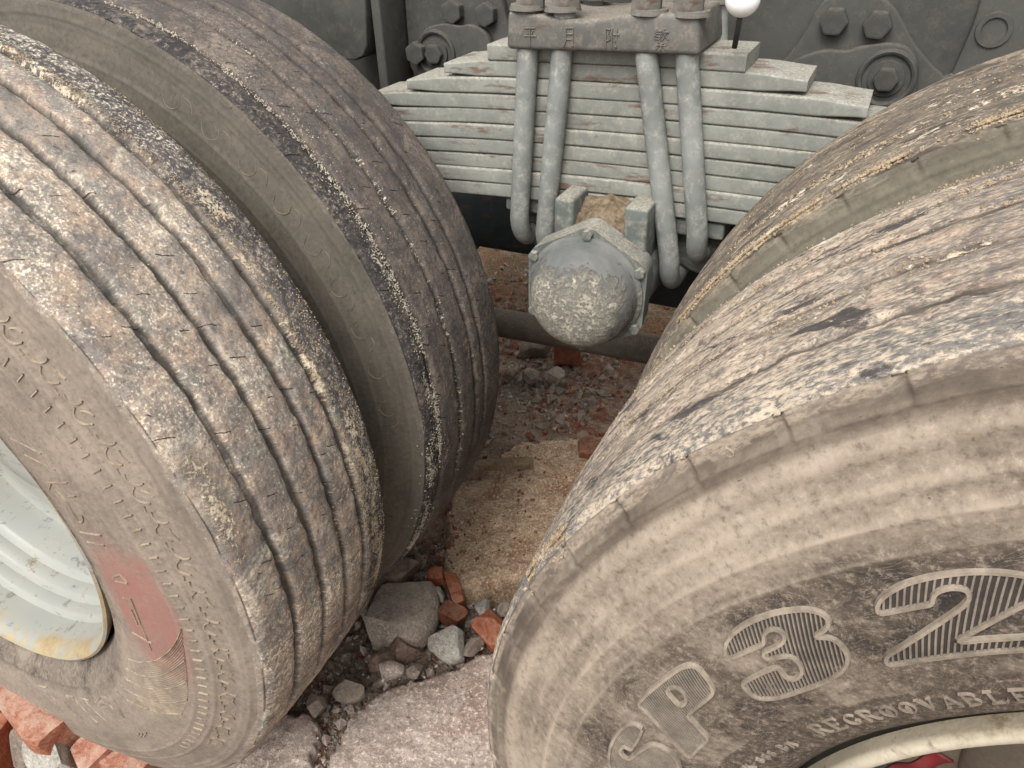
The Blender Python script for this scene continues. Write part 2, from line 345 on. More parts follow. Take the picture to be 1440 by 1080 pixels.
soil = k.mix(moss, soil, k.mix(k.ramp(n3_, [(.40, 0.0), (.60, 1.0)]), lin(62, 54, 34, .6), lin(128, 108, 78, .7)))
k.bump(n2_, .8, .01); k.bump(n3_, .8, .004)
M['ground'] = k.done(soil, .95, 0, .15)
g = link('ground', np_mesh('ground', np.stack([GX, GY, GZ], -1).reshape(-1, 3), Q), M['ground']); g['kind'] = 'structure'

def site(x, y):
    """survey coordinates of the yard to scene coordinates"""
    return 1.0195 * x - .0075 * y + .0214, .0223 * x + .9965 * y - .0416

def slab(name, outline, top, mat, label, seed, rough=.006, tilt=(0, 0), step=.004, edge=.012, group=None):
    """a broken concrete slab: crumbled outline, pitted top, real thickness"""
    P = np.array([site(*q) for q in outline], float); lo = P.min(0) - .02; hi = P.max(0) + .02; c = P.mean(0)
    xs = np.arange(lo[0], hi[0], step); ys = np.arange(lo[1], hi[1], step)
    X, Y = np.meshgrid(xs, ys, indexing='ij')
    d = np.full(X.shape, 1e9); ins = np.zeros(X.shape, bool)
    for i in range(len(P)):
        a = P[i]; b = P[(i + 1) % len(P)]; e = b - a
        t = np.clip(((X - a[0]) * e[0] + (Y - a[1]) * e[1]) / (e @ e), 0, 1)
        d = np.minimum(d, np.hypot(X - a[0] - t * e[0], Y - a[1] - t * e[1]))
        cr = ((a[1] > Y) != (b[1] > Y)) & (X < (b[0] - a[0]) * (Y - a[1]) / (b[1] - a[1] + 1e-12) + a[0]); ins ^= cr
    sd_ = np.where(ins, d, -d) + .016 * fbm(X * 20, Y * 20, seed, 5, .65) + .005 * fbm(X * 90, Y * 90, seed + 3, 2)
    Z = top + rough * fbm(X * 9, Y * 9, seed + 5, 5, .6) + rough * .55 * fbm(X * 60, Y * 60, seed + 7, 3, .7) + tilt[0] * (X - c[0]) + tilt[1] * (Y - c[1])
    Z = Z - .07 * (1 - sstep(0, edge * .7, sd_)) - .003 * (1 - sstep(0, edge * 2.5, sd_))
    keep = sd_ > -.004
    ii = np.full(X.shape, -1); fk = keep[:-1, :-1] | keep[1:, :-1] | keep[1:, 1:] | keep[:-1, 1:]
    q = np.stack([np.arange(X.size).reshape(X.shape)[s] for s in ((slice(None, -1), slice(None, -1)), (slice(1, None), slice(None, -1)), (slice(1, None), slice(1, None)), (slice(None, -1), slice(1, None)))], -1)[fk]
    used, inv = np.unique(q, return_inverse=True)
    V = np.stack([X.ravel()[used], Y.ravel()[used], Z.ravel()[used]], -1); o0 = np.array([c[0], c[1], 0])
    o = link(name, np_mesh(name, V - o0, inv.reshape(-1, 4)), M[mat], loc=tuple(o0))
    return tag(o, label, 'concrete slab', group)

slab('concrete_slab', [(-.225, .10), (-.255, .235), (-.235, .315), (-.15, .40), (-.06, .50), (.06, .62), (.30, .62), (.55, .30), (.4, -.1), (.0, -.15)], .012, 'slab', 'pale pinkish concrete slab filling the bottom centre between the tyres', 21)
slab('concrete_slab', [(-.245, .10), (-.27, .205), (-.315, .235), (-.40, .20), (-.50, .12), (-.52, -.05), (-.35, -.1), (-.25, -.05)], .004, 'slab', 'grey concrete slab piece under the left tyre, beside the red soil crack', 33)
slab('concrete_slab', [(-.30, .66), (-.245, .55), (-.20, .535), (-.10, .61), (.02, .74), (.05, .98), (-.12, 1.07), (-.28, 1.0), (-.36, .80)], .028, 'slab_dirty', 'tan dirt-covered concrete slab behind the orange brick shards', 45, .009, (.02, .02))

# ------------------------------------------------------------------ broken stones and bricks
def stone_mesh(name, size, seed, cuts=9, sub=4, rough=.05, boxy=.0):
    rng = np.random.default_rng(seed)
    bm = bmesh.new(); bmesh.ops.create_icosphere(bm, subdivisions=sub, radius=1)
    V = np.array([v.co[:] for v in bm.verts])
    if boxy > 0:                                           # towards a brick: cut by the six box faces
        for ax in range(3):
            for s in (-1, 1):
                nrm = np.zeros(3); nrm[ax] = s; nrm += rng.normal(0, .05, 3); nrm /= np.linalg.norm(nrm)
                dd = V @ nrm - (.60 + .06 * rng.random()); V = V - np.outer(np.maximum(dd, 0), nrm)
    for i in range(cuts):
        nrm = rng.normal(0, 1, 3); nrm[2] *= .8; nrm /= np.linalg.norm(nrm)
        dd = V @ nrm - (.52 + .3 * rng.random()); V = V - np.outer(np.maximum(dd, 0), nrm)
    nz = fbm(V[:, 0] * 3 + V[:, 2] * 1.7 + seed, V[:, 1] * 3 - V[:, 2] * 2.1, seed, 4)
    V = V * (1 + rough * nz)[:, None]
    V = V / np.abs(V).max(0) * (np.array(size) / 2)
    for v, c in zip(bm.verts, V): v.co = c
    me = bpy.data.meshes.new(name); bm.to_mesh(me); bm.free()
    return me

def stone(name, label, cat, xy, size, mat, rz=0, seed=0, tilt=(0, 0), z=None, boxy=0, cuts=9, group=None, sub=4):
    me = stone_mesh(name, size, seed, cuts, sub, boxy=boxy)
    zc = (0.0 if z is None else z) + size[2] * .30
    o = link(name, me, M[mat], loc=(*site(*xy), zc), rot=(tilt[0], tilt[1], math.radians(rz)), smooth=True)
    me.shade_smooth() if hasattr(me, 'shade_smooth') else None
    try: me.set_sharp_from_angle(angle=math.radians(28))
    except Exception: pass
    return tag(o, label, cat, group)

SG, BG = 'loose stones under the truck', 'broken brick pieces under the truck'
stone('concrete_chunk', 'large grey concrete chunk with brown lower side beside the left tyre', 'stone', (-.285, .452), (.155, .165, .10), 'concrete_chunk', 25, 101, (.10, .12), -.012, cuts=7, group=SG)
stone('stone', 'pale grey angular stone between concrete chunk and orange brick', 'stone', (-.166, .432), (.085, .078, .07), 'pale_stone', 10, 102, (.1, 0), -.004, cuts=10, group=SG)
stone('brick_fragment', 'bright orange flat brick fragment against the right tyre', 'brick', (-.108, .480), (.075, .058, .05), 'brick', -20, 103, (.25, .1), .004, boxy=1, cuts=4, group=BG)
stone('brick_fragment', 'small orange brick chip at the top of the rubble row', 'brick', (-.262, .553), (.036, .030, .028), 'brick', 30, 104, (0, .2), .012, boxy=1, cuts=4, group=BG)
stone('brick_fragment', 'long thin orange brick shard lying against the tan slab', 'brick', (-.214, .538), (.090, .026, .03), 'brick', -48, 105, (.1, .1), .010, boxy=1, cuts=4, group=BG)
stone('stone', 'small cream stone ringed by orange brick shards', 'stone', (-.238, .516), (.042, .034, .03), 'pale_stone', 15, 106, (0, 0), .006, group=SG)
stone('brick_fragment', 'dull red-brown brick piece above the pale angular stone', 'brick', (-.190, .486), (.056, .036, .034), 'dark_brick', -8, 107, (.1, 0), .004, boxy=1, cuts=4, group=BG)
stone('stone', 'whitish pebble left of two behind the bright orange fragment', 'stone', (-.148, .522), (.032, .044, .032), 'pale_stone', 20, 108, z=.006, group=SG)
stone('stone', 'light grey rounded pebble right of two behind the bright orange fragment', 'stone', (-.112, .534), (.030, .042, .032), 'grey_stone', 5, 109, z=.008, cuts=4, group=SG)
stone('stone', 'dark brown stone tucked behind the large concrete chunk', 'stone', (-.345, .520), (.13, .09, .09), 'brown_stone', 40, 110, z=-.015, group=SG)
stone('stone', 'brown stone at the foot of the large concrete chunk', 'stone', (-.238, .392), (.058, .050, .045), 'brown_stone', -15, 111, z=-.004, group=SG)
stone('stone', 'small rust-brown stone below the large concrete chunk', 'stone', (-.262, .362), (.062, .04, .04), 'brown_stone', 60, 112, z=-.012, group=SG)
stone('stone', 'grey rough stone wedged at the tip of the left tyre tread', 'stone', (-.280, .290), (.062, .05, .045), 'grey_stone', 20, 113, z=-.008, group=SG)
stone('stone', 'small grey stone at the edge of the grey slab piece', 'stone', (-.318, .246), (.046, .036, .036), 'grey_stone', -30, 114, z=-.006, group=SG)
stone('stone', 'pinkish flat stone on the upper left corner of the pale slab', 'stone', (-.236, .345), (.05, .032, .03), 'slab', 28, 115, z=.0, group=SG)
stone('stone', 'small grey stone on the rim of the pale slab below the angular stone', 'stone', (-.196, .360), (.034, .028, .026), 'grey_stone', 55, 116, z=.004, group=SG)
stone('stone', 'slim grey stone between angular stone and bright orange fragment', 'stone', (-.128, .440), (.028, .05, .03), 'grey_stone', -25, 117, z=.006, group=SG)
stone('wood_scrap', 'pale flat wood scrap on the ground behind the left tyres', 'wood scrap', (-.262, .872), (.13, .028, .016), 'wood', 32, 118, (0, .06), .05, boxy=1, cuts=2)
stone('stone', 'dark stone beside the wood scrap behind the left tyres', 'stone', (-.335, .85), (.07, .06, .05), 'brown_stone', 0, 119, z=.02, group=SG)
stone('stone', 'tan-grey stone below the torque rod, beside the inner left tyre', 'stone', (-.402, 1.395), (.10, .08, .08), 'grey_stone', 10, 120, z=.02, group=SG)
stone('brick_fragment', 'rust-red brick lump directly below the hub cap', 'brick', (-.304, 1.375), (.075, .06, .06), 'dark_brick', 25, 121, z=.03, boxy=1, cuts=6, group=BG)
stone('stone', 'blue-grey stone in the dark rubble below the hub cap', 'stone', (-.362, 1.25), (.055, .05, .045), 'grey_stone', 70, 122, z=.02, group=SG)
stone('stone', 'rough grey stone right of centre in the dark rubble below the hub cap', 'stone', (-.306, 1.285), (.07, .055, .05), 'concrete_chunk', -20, 123, z=.015, group=SG)
stone('stone', 'small brown stone touching the inner left tyre in the dark rubble', 'stone', (-.415, 1.24), (.045, .04, .04), 'brown_stone', 0, 124, z=.02, group=SG)
stone('brick_fragment', 'half buried red brick piece in the red soil beside the right tyre', 'brick', (-.10, 1.02), (.10, .07, .05), 'dark_brick', 15, 125, z=.012, boxy=1, cuts=5, group=BG)
# bottom left corner
stone('brick_fragment', 'long orange-pink brick lying against the left tyre sidewall', 'brick', (-0.672, 0.040), (0.19, 0.085, 0.135), 'pink_brick', -14, 131, (.05, .05), 0.014, boxy=1, cuts=3, group=BG)
stone('brick_fragment', 'small bright orange brick corner above the big cracked brick', 'brick', (-0.765, 0.05), (0.06, 0.06, 0.1), 'brick', 20, 132, z=0.01, boxy=1, cuts=4, group=BG)
stone('stone', 'whitish stone at the left edge of the brick rubble', 'stone', (-0.752, 0.004), (0.065, 0.06, 0.09), 'pale_stone', 0, 133, z=0.008, group=SG)
stone('brick_fragment', 'deep orange brick in the bottom left corner', 'brick', (-0.705, -0.035), (0.085, 0.085, 0.09), 'brick', 35, 134, z=0.01, boxy=1, cuts=4, group=BG)
stone('stone', 'light grey slab-like stone under the lowest point of the left sidewall', 'stone', (-0.612, 0.012), (0.115, 0.085, 0.095), 'pale_stone', -20, 135, (.1, 0), 0.008, cuts=7, group=SG)
stone('stone', 'thin grey wedge stone between the light grey stone and orange bricks', 'stone', (-0.662, -0.004), (0.035, 0.06, 0.08), 'grey_stone', 30, 136, z=0.01, group=SG)
stone('brick_fragment', 'narrow pink brick piece, left of the two beside the light grey stone', 'brick', (-0.545, 0.036), (0.055, 0.085, 0.08), 'pink_brick', -15, 137, z=0.002, boxy=1, cuts=4, group=BG)
stone('brick_fragment', 'wide pink brick piece, right of the two below the left sidewall', 'brick', (-0.49, 0.044), (0.08, 0.08, 0.07), 'pink_brick', -5, 138, z=0.0, boxy=1, cuts=4, group=BG)

def crumbs(name, mat, regions, seed, parent=None, kind='stuff'):
    """many tiny stones joined: regions = (x, y, sx, sy, n, size, z)"""
    rng = np.random.default_rng(seed)
    base = np.array([(1, 0, 0), (-1, 0, 0), (0, 1, 0), (0, -1, 0), (0, 0, 1), (0, 0, -1)], float)
    ft = np.array([(0, 2, 4), (2, 1, 4), (1, 3, 4), (3, 0, 4), (2, 0, 5), (1, 2, 5), (3, 1, 5), (0, 3, 5)])
    VV, FF = [], []; o0 = 0
    for (x, y, sx_, sy_, n, size, z) in regions:
        x, y = site(x, y)
        for i in range(n):
            s = size * (.35 + rng.random() ** 2 * 1.1)
            px, py = x + rng.normal(0, sx_), y + rng.normal(0, sy_)
            A = rng.normal(0, 1, (3, 3)); q_, _ = np.linalg.qr(A)
            b = (base * (1 + rng.normal(0, .22, (6, 1)))) * (s * np.array([1, .8, .6])) @ q_
            zz = (ground_h(np.array([px]), np.array([py]))[0] if z is None else z) + s * .3
            VV.append(b + np.array([px, py, zz])); FF.append(ft + o0); o0 += 6
    o = link(name, np_mesh(name, np.concatenate(VV), tris=np.concatenate(FF)), M[mat], parent, smooth=False)
    o['kind'] = kind
    return o
crumbs('gravel', 'grey_stone', [(-.27, .32, .05, .06, 140, .009, None), (-.21, .46, .07, .05, 160, .008, None), (-.31, .60, .05, .08, 80, .010, None), (-.62, .03, .12, .04, 120, .008, None), (-.33, 1.25, .10, .10, 260, .015, None), (-.25, 1.0, .12, .12, 160, .008, None), (-.55, 1.6, .18, .2, 300, .012, None), (-.24, .17, .012, .06, 60, .006, None)], 7)
crumbs('brick_crumbs', 'dark_brick', [(-.25, .18, .01, .07, 70, .006, None), (-.22, .45, .06, .05, 70, .007, None), (-.2, 1.1, .12, .16, 260, .009, None), (-.62, .02, .12, .04, 60, .007, None), (-.45, 1.55, .2, .2, 200, .012, None)], 8)
crumbs('rubble_chips', 'slab', [(-.285, .30, .035, .04, 60, .015, None), (-.24, .40, .05, .03, 45, .012, None), (-.17, .49, .05, .03, 40, .011, None), (-.33, .58, .04, .07, 40, .015, None), (-.36, .50, .03, .05, 30, .018, None), (-.62, .03, .14, .05, 50, .014, None), (-.30, .22, .03, .03, 30, .010, None)], 27)
crumbs('soil_chips', 'brown_stone', [(-.285, .32, .04, .05, 90, .011, None), (-.33, .56, .05, .08, 80, .013, None), (-.2, .47, .07, .04, 60, .008, None), (-.25, .18, .02, .06, 50, .007, None), (-.62, .03, .14, .05, 60, .010, None)], 28)
crumbs('dust_grit', 'pale_stone', [(-.27, .34, .05, .06, 900, .0035, None), (-.21, .45, .07, .06, 1100, .0035, None), (-.30, .60, .05, .08, 400, .004, None), (-.62, .03, .12, .04, 600, .0035, None), (-.33, 1.25, .12, .12, 500, .006, None), (-.24, .17, .02, .08, 300, .003, None), (-.30, .24, .05, .03, 400, .0035, None)], 17)
crumbs('soil_crumbs', 'dark_brick', [(-.20, .86, .07, .07, 90, .0045, .032), (-.27, .64, .025, .05, 90, .005, .024), (-.12, .66, .05, .04, 30, .004, .030)], 31)
crumbs('slab_grit', 'slab', [(-.10, .25, .08, .08, 120, .0035, .012), (-.08, .40, .06, .05, 60, .004, .012), (-.36, .13, .06, .04, 50, .0035, .004), (-.15, .75, .08, .1, 60, .005, .030)], 9)
R_LETTERS= {'three':[(4074,14488),(4137,14446),(4181,14361),(4211,14240),(4232,14092),(4237,13958),(4236,13823),(4223,13694),(4206,13586),(4179,13516),(4145,13475),(4104,13468),(4071,13502),(4050,13565),(4040,13636),(4031,13684),(4016,13622),(3999,13551),(3959,13528),(3901,13536),(3844,13560),(3790,13622),(3744,13726),(3716,13857),(3701,14010),(3696,14174),(3695,14342),(3707,14500),(3737,14617),(3782,14656),(3850,14636),(3895,14616),(3908,14382),(3914,14162),(3866,14181),(3811,14208),(3788,14177),(3792,14092),(3818,14020),(3873,13974),(3926,13953),(3958,13972),(3972,14042),(3977,14187),(4034,14174),(4040,14032),(4052,13931),(4077,13881),(4114,13861),(4142,13886),(4157,13939),(4147,14005),(4122,14050),(4083,14070),(4079,14256)],'two':[(4073,13117),(4102,13108),(4134,13077),(4168,13015),(4196,12922),(4219,12822),(4227,12720),(4232,12616),(4231,12504),(4223,12393),(4210,12301),(4192,12211),(4176,12154),(4153,12093),(4121,12055),(4085,12049),(4059,12089),(4043,12145),(4022,12219),(3944,12418),(3872,12603),(3827,12740),(3812,12718),(3814,12556),(3810,12407),(3810,12304),(3811,12162),(3731,12163),(3723,12341),(3725,12526),(3724,12730),(3723,12947),(3720,13151),(3723,13333),(3785,13302),(3831,13135),(3893,12948),(3959,12773),(4017,12631),(4062,12532),(4105,12490),(4137,12494),(4154,12543),(4158,12612),(4149,12668),(4128,12715),(4091,12733),(4079,12724),(4078,12824),(4076,12955)],'P':[(4152,15747),(4160,15482),(4164,15226),(4170,14993),(4157,14863),(4128,14815),(4063,14829),(3987,14864),(3927,14930),(3907,15072),(3898,15262),(3890,15451),(3796,15505),(3668,15593),(3659,15842),(3648,16085),(3810,15949),(3992,15801)],'Phole':[(4106,15333),(4100,15213),(4061,15175),(4006,15202),(3967,15272),(3961,15394),(4027,15367)],'S':[(4016,16017),(4081,16034),(4117,16147),(4124,16378),(4112,16631),(4076,16858),(4022,17021),(3950,17079),(3882,16990),(3834,16799),(3800,16639),(3769,16658),(3766,16805),(3768,17024),(3679,17072),(3616,16890),(3600,16634),(3629,16402),(3696,16244),(3774,16154),(3857,16144),(3905,16206),(3932,16416),(3960,16645),(4007,16652),(4049,16573),(4044,16463),(3985,16475),(3991,16238)]}
L_MARKS= {'fan':[[(3447,-2130),(3665,-1779),(3914,-1313),(4161,-804),(4329,-417),(4442,-125)],[(3405,-2694),(3656,-2304),(3923,-1798),(4160,-1286),(4363,-844)],[(3409,-3134),(3675,-2762),(3962,-2197),(4188,-1758),(4337,-1415)],[(3366,-3744),(3640,-3331),(3948,-2763),(4192,-2309),(4330,-1981)],[(3386,-4187),(3669,-3799),(3959,-3240),(4287,-2629)]],'lett':[[(3881,214),(3859,-386),(3907,-1025)],[(3714,102),(3881,214)],[(3793,-112),(3799,-462)],[(3635,-864),(3945,-788)],[(3737,599),(3919,761),(3984,602),(3749,517)]],'ital':[[(3404,-8173),(3376,-7768)],[(3426,-7748),(3677,-7560)],[(3462,-7227),(3783,-7081)],[(3412,-6999),(3412,-6678)],[(3433,-6596),(3819,-6223)],[(3407,-6332),(3436,-5904)],[(3438,-6110),(3834,-5676)],[(3462,-5619),(3395,-5195),(3446,-4821),(3509,-4784)],[(3534,-5673),(3488,-5227),(3541,-4970),(3604,-4936)],[(3508,-4564),(3772,-4768)],[(3563,-4722),(3765,-4841)],[(4090,-4981),(4061,-4767)],[(4115,-4897),(4077,-4648)],[(4130,-4775),(4089,-4464)],[(3972,-6660),(3856,-6353),(3859,-6155)]],'txt':[[(3651,3266),(4008,2905)],[(3655,2967),(4021,2637)],[(3652,2455),(4061,2420)],[(3733,2430),(3574,2322)],[(3739,2324),(3780,2114),(3772,1987)],[(3902,2202),(4032,2199)],[(3752,2197),(3758,2029),(3747,1703),(3857,1766),(3901,1857)],[(3610,1488),(4010,1527)],[(3622,1289),(3948,1324)],[(3891,880),(4020,804)]]}
# ------------------------------------------------------------------ wheels
TW = 0.2335                   # tread width
_SR = np.array([.289, .295, .305, .318, .336, .36, .40, .44, .462, .482, .498, .510, .5175])
_SY = np.array([.012, .004, -.006, -.016, -.022, -.027, -.030, -.026, -.020, -.014, -.008, -.004, .0])
_rd = np.linspace(.289, .5175, 458)
_yd = np.interp(_rd, _SR, _SY)
_kern = np.exp(-.5 * (np.arange(-24, 25) / 9.0) ** 2); _kern /= _kern.sum()
_yd = np.convolve(np.pad(_yd, 24, mode='reflect', reflect_type='odd'), _kern, 'valid')

def side_y(r):
    return np.interp(r, _rd, _yd)

def gauss(x, c, w): return np.exp(-.5 * ((x - c) / w) ** 2)

def ring_relief(r, style):
    """height outwards (m) of the moulded rings of a sidewall"""
    if style == 'right':
        return .0022 * gauss(r, .5035, .0012) + .0020 * gauss(r, .4885, .0045) - .0010 * gauss(r, .4790, .003) + .0018 * sstep(.4730, .4690, r) + .0014 * gauss(r, .4545, .0016) - .0010 * gauss(r, .4620, .003) \
            - .0018 * sstep(.448, .444, r) + .0012 * gauss(r, .437, .0014) + .0012 * gauss(r, .3165, .002) + .0010 * gauss(r, .309, .0015)
    return .0012 * gauss(r, .502, .0014) + .0009 * gauss(r, .4635, .0012) + .0010 * gauss(r, .441, .0012) - .0010 * sstep(.4635, .467, r) * sstep(.494, .491, r) \
        + .0016 * gauss(r, .323, .0022) + .0014 * gauss(r, .311, .002) + .0007 * gauss(r, .348, .002)

def make_tyre(parent, mat, seed, style, grooves, th0, th1, fine, vstep, sides=True):
    """one tyre as one mesh: th0..th1 (degrees) carries the fine grid"""
    a = np.radians(np.arange(th0, th1, fine / .53 * 180 / np.pi))
    b = np.linspace(a[-1], a[0] + 2 * np.pi, 90)[1:-1]
    th = np.concatenate([a, b]); N = len(th)
    rs = np.arange(.289, .5175, .0019)
    ri = np.arange(.5170, .289, -.0055)
    v = np.arange(0, TW + 1e-6, vstep)
    zone = np.concatenate([np.zeros(len(rs)), np.ones(len(v)), np.full(len(ri), 2.0)])
    R0 = .5215 + .004 * (1 - ((v - TW / 2) / (TW / 2)) ** 2) - .004 * np.exp(-v / .004) - .004 * np.exp(-(TW - v) / .004)
    prof_r = np.concatenate([rs, R0, ri])
    prof_y = np.concatenate([side_y(rs), v, TW - side_y(ri)])
    Mn = len(prof_r)
    arc = np.concatenate([[0], np.cumsum(np.hypot(np.diff(prof_r), np.diff(prof_y)))])
    T, VV = np.meshgrid(th, np.arange(Mn), indexing='ij')
    PR = np.broadcast_to(prof_r, T.shape).copy(); PY = np.broadcast_to(prof_y, T.shape).copy()
    U = T * .53; A = np.broadcast_to(arc, T.shape)
    groove = np.zeros(T.shape); disp = np.zeros(T.shape); shoulder = np.zeros(T.shape)
    tz = zone == 1
    u = U[:, tz]; vv = np.broadcast_to(v, u.shape)
    d = np.zeros(u.shape); gm = np.zeros(u.shape)
    worn = style == 'right'
    for gi, (gc, gw, gd) in enumerate(grooves):
        per = .031
        tri = np.abs(((u / per + gi * .37) % 1) - .5) * 4 - 1
        wob = .0004 * np.clip(tri * 1.6, -1, 1) + .0022 * fbm(u * 19, gi * 7.7, seed + gi, 3) + .0026 * fbm(u * 6, gi * 3.1, seed + 20 + gi, 2)
        wid = gw * (1 + .35 * fbm(u * 45, gi * 5.0, seed + 40 + gi, 3))
        dist = np.abs(vv - gc - wob)
        m = 1 - sstep(wid * .5 - .0012, wid * .5 + .0016, dist)
        fill = 1 - (.75 if worn else .45) * sstep(.05, .5, fbm(u * 9, gi * 4.0, seed + 60 + gi, 3))
        d -= m * gd * fill; gm = np.maximum(gm, m * (.55 + .45 * fill))
        d -= .0012 * gauss(dist, wid * .5 + .002, .002) * (1 + fbm(u * 60, vv * 60, seed + 3, 2))
    # surface of the ribs
    d += .0007 * fbm(u * 55, vv * 55, seed + 80, 4) * (1 - gm) + .0004 * fbm(u * 300, vv * 300, seed + 81, 2)
    if worn:
        d += .0010 * fbm(u * 9, vv * 90, seed + 82, 4, .65) * (1 - gm)
        ch = sstep(.22, .34, fbm(u * 9, vv * 26, seed + 83, 4, .6)); d -= .0013 * ch * (1 + .6 * fbm(u * 90, vv * 90, seed + 84, 2))
        kk = np.floor(u / .075); cu = (kk + .2 + .6 * _hash(kk, kk * 0, seed + 5)) * .075; cv = TW * (.1 + .8 * _hash(kk, kk * 0 + 1, seed + 6))
        slope = (_hash(kk, kk * 0 + 2, seed + 7) - .5) * 1.6
        dl = np.abs((u - cu) - slope * (vv - cv) - .004 * fbm(vv * 90, kk, seed + 8, 2))
        d -= .003 * (1 - sstep(.0005, .0013, dl)) * (np.abs(vv - cv) < .012)
    else:
        pass
    ed = np.minimum(vv, TW - vv)
    d -= (1 - sstep(0, .012, ed)) * (.0022 * (.5 + fbm(u * 32, vv * 20, seed + 86, 3)))
    sh = 1 - sstep(grooves[0][0] * .55, grooves[0][0] * .95, vv + .006 * fbm(u * 12, vv * 20, seed + 9, 3))
    if seed == 1: sh = 1.0 * (1 - sstep(.034, .052, TW - vv + .016 * fbm(u * 12, vv * 20, seed + 10, 3)))
    disp[:, tz] = d; groove[:, tz] = gm; shoulder[:, tz] = sh
    PR += np.where(tz, disp, 0)
    relief = ring_relief(prof_r, style) * (zone != 1)
    rough_s = .0009 * fbm(U * 6, A * 10, seed + 90, 3) + .00035 * fbm(U * 60, A * 90, seed + 91, 3)
    edge_r = np.interp(prof_r, [.305, .335, .504, .5175], [0, 1, 1, .2])
    out = (relief + rough_s * edge_r)
    # scuffed chunks of the shoulder buttress
    but = gauss(prof_r, .511, .006) * (zone != 1)
    out = out + but * .0022 * fbm(U * 24, A * 30, seed + 92, 4, .6)
    if style in ('right', 'lug'):
        kk = np.abs(((U / .062) % 1) - .5) * .062
        out = out - but * .0035 * (1 - sstep(.0015, .004, kk))
    PY += np.where(zone == 0, -1, np.where(zone == 2, 1, 0)) * out
    X = PR * np.cos(T); Z = H + PR * np.sin(T); Y = PY
    # flattened where it carries the load
    low = np.clip(.004 - Z, 0, .03); Z = Z + low; Y = Y + np.where(PY < TW / 2, -1, 1) * low * .4
    V = np.stack([X, Y, Z], -1).reshape(-1, 3)
    idx = np.arange(N * Mn).reshape(N, Mn); nx = np.roll(idx, -1, 0)
    Q = np.stack([idx[:, :-1], idx[:, 1:], nx[:, 1:], nx[:, :-1]], -1).reshape(-1, 4)
    me = np_mesh('tyre', V, Q)
    fattr(me, 'groove', groove.ravel()); fattr(me, 'shoulder', shoulder.ravel())
    sidev = np.broadcast_to(np.where(tz, 0.0, 1.0), T.shape).copy()
    sidev = np.where((zone != 1)[None, :] & (prof_r > .511 + .004 * fbm(U * 14, A * 0 + seed, seed + 93, 3)), .62, sidev)
    fattr(me, 'side', sidev.ravel())
    vattr(me, 'uvw', np.stack([U, A, np.zeros_like(U)], -1).reshape(-1, 3))
    band = np.zeros(T.shape); paint = np.zeros(T.shape)
    nb = fbm(U * 9, A * 16, seed + 94, 4)
    if style == 'right': band = np.maximum(sstep(.452, .432, PR + .016 * nb), 3.0 * sstep(.352, .344, PR + .006 * nb)) * (zone == 0)
    else:
        band = .8 * sstep(.345, .322, PR + .008 * nb) * (zone == 0)
        dg = np.degrees(T)
        paint = sstep(-17, -6, dg + 9 * nb) * sstep(16, 7, dg + 9 * nb) * sstep(.342, .372, PR + .03 * nb) * sstep(.452, .434, PR + .014 * nb) * (zone == 0) * (seed == 1)
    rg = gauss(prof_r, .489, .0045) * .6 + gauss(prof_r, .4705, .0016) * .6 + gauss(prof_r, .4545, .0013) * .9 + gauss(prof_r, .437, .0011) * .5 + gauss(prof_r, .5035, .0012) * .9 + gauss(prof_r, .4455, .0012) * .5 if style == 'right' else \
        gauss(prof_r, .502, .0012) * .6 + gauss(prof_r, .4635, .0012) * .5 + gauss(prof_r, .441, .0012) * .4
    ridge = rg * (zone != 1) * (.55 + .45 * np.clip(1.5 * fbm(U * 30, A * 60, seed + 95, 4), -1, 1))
    bare = sstep(.4935, .4985, PR + .002 * nb) * sstep(.519, .512, PR) * (zone != 1) * (1.0 if style == 'right' else .35)
    fattr(me, 'bare', bare.ravel())
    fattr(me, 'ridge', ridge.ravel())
    cr = np.zeros(u.shape); dgv = np.degrees(u / .53)
    for vc, vs_, a0, a1, amt in CRUST[seed]:
        ang_ = sstep(a0 - 6, a0 + 2, dgv) * sstep(a1 + 6, a1 - 2, dgv)
        cr = np.maximum(cr, amt * np.exp(-.5 * ((vv - vc) / vs_) ** 2) * ang_ * np.clip(.55 + 1.1 * fbm(u * 16, vc * 50 + vv * 18, seed + 96, 4, .65), 0, 1))
    crust = np.zeros(T.shape); crust[:, tz] = cr; fattr(me, 'crust', crust.ravel())
    fattr(me, 'band', band.ravel()); fattr(me, 'paint', paint.ravel())
    return link('tyre', me, mat, parent)

CRUST = {1: [(.190, .004, -10, 80, .95), (.205, .012, -10, 45, .75), (.222, .012, -25, 25, 1.0), (.186, .010, 50, 76, .8), (.16, .03, -20, 12, .6), (.016, .012, -5, 26, .8), (.12, .05, 0, 70, .28)],
         2: [(.030, .0035, -8, 82, 1.0), (.022, .010, 0, 40, .6), (.012, .010, -30, 0, .9), (.05, .010, -10, 65, .5), (.09, .006, -15, 70, .6), (.14, .03, -10, 60, .3)],
         3: [(.222, .010, 62, 165, .9), (.185, .012, 62, 165, .6), (.140, .012, 62, 150, .6), (.095, .012, 62, 150, .7), (.06, .02, 62, 160, .35), (.010, .010, 148, 158, 1.0)],
         4: [(.010, .004, 62, 152, 1.0), (.03, .014, 62, 150, .6), (.065, .010, 62, 145, .7), (.12, .05, 62, 145, .5)]}

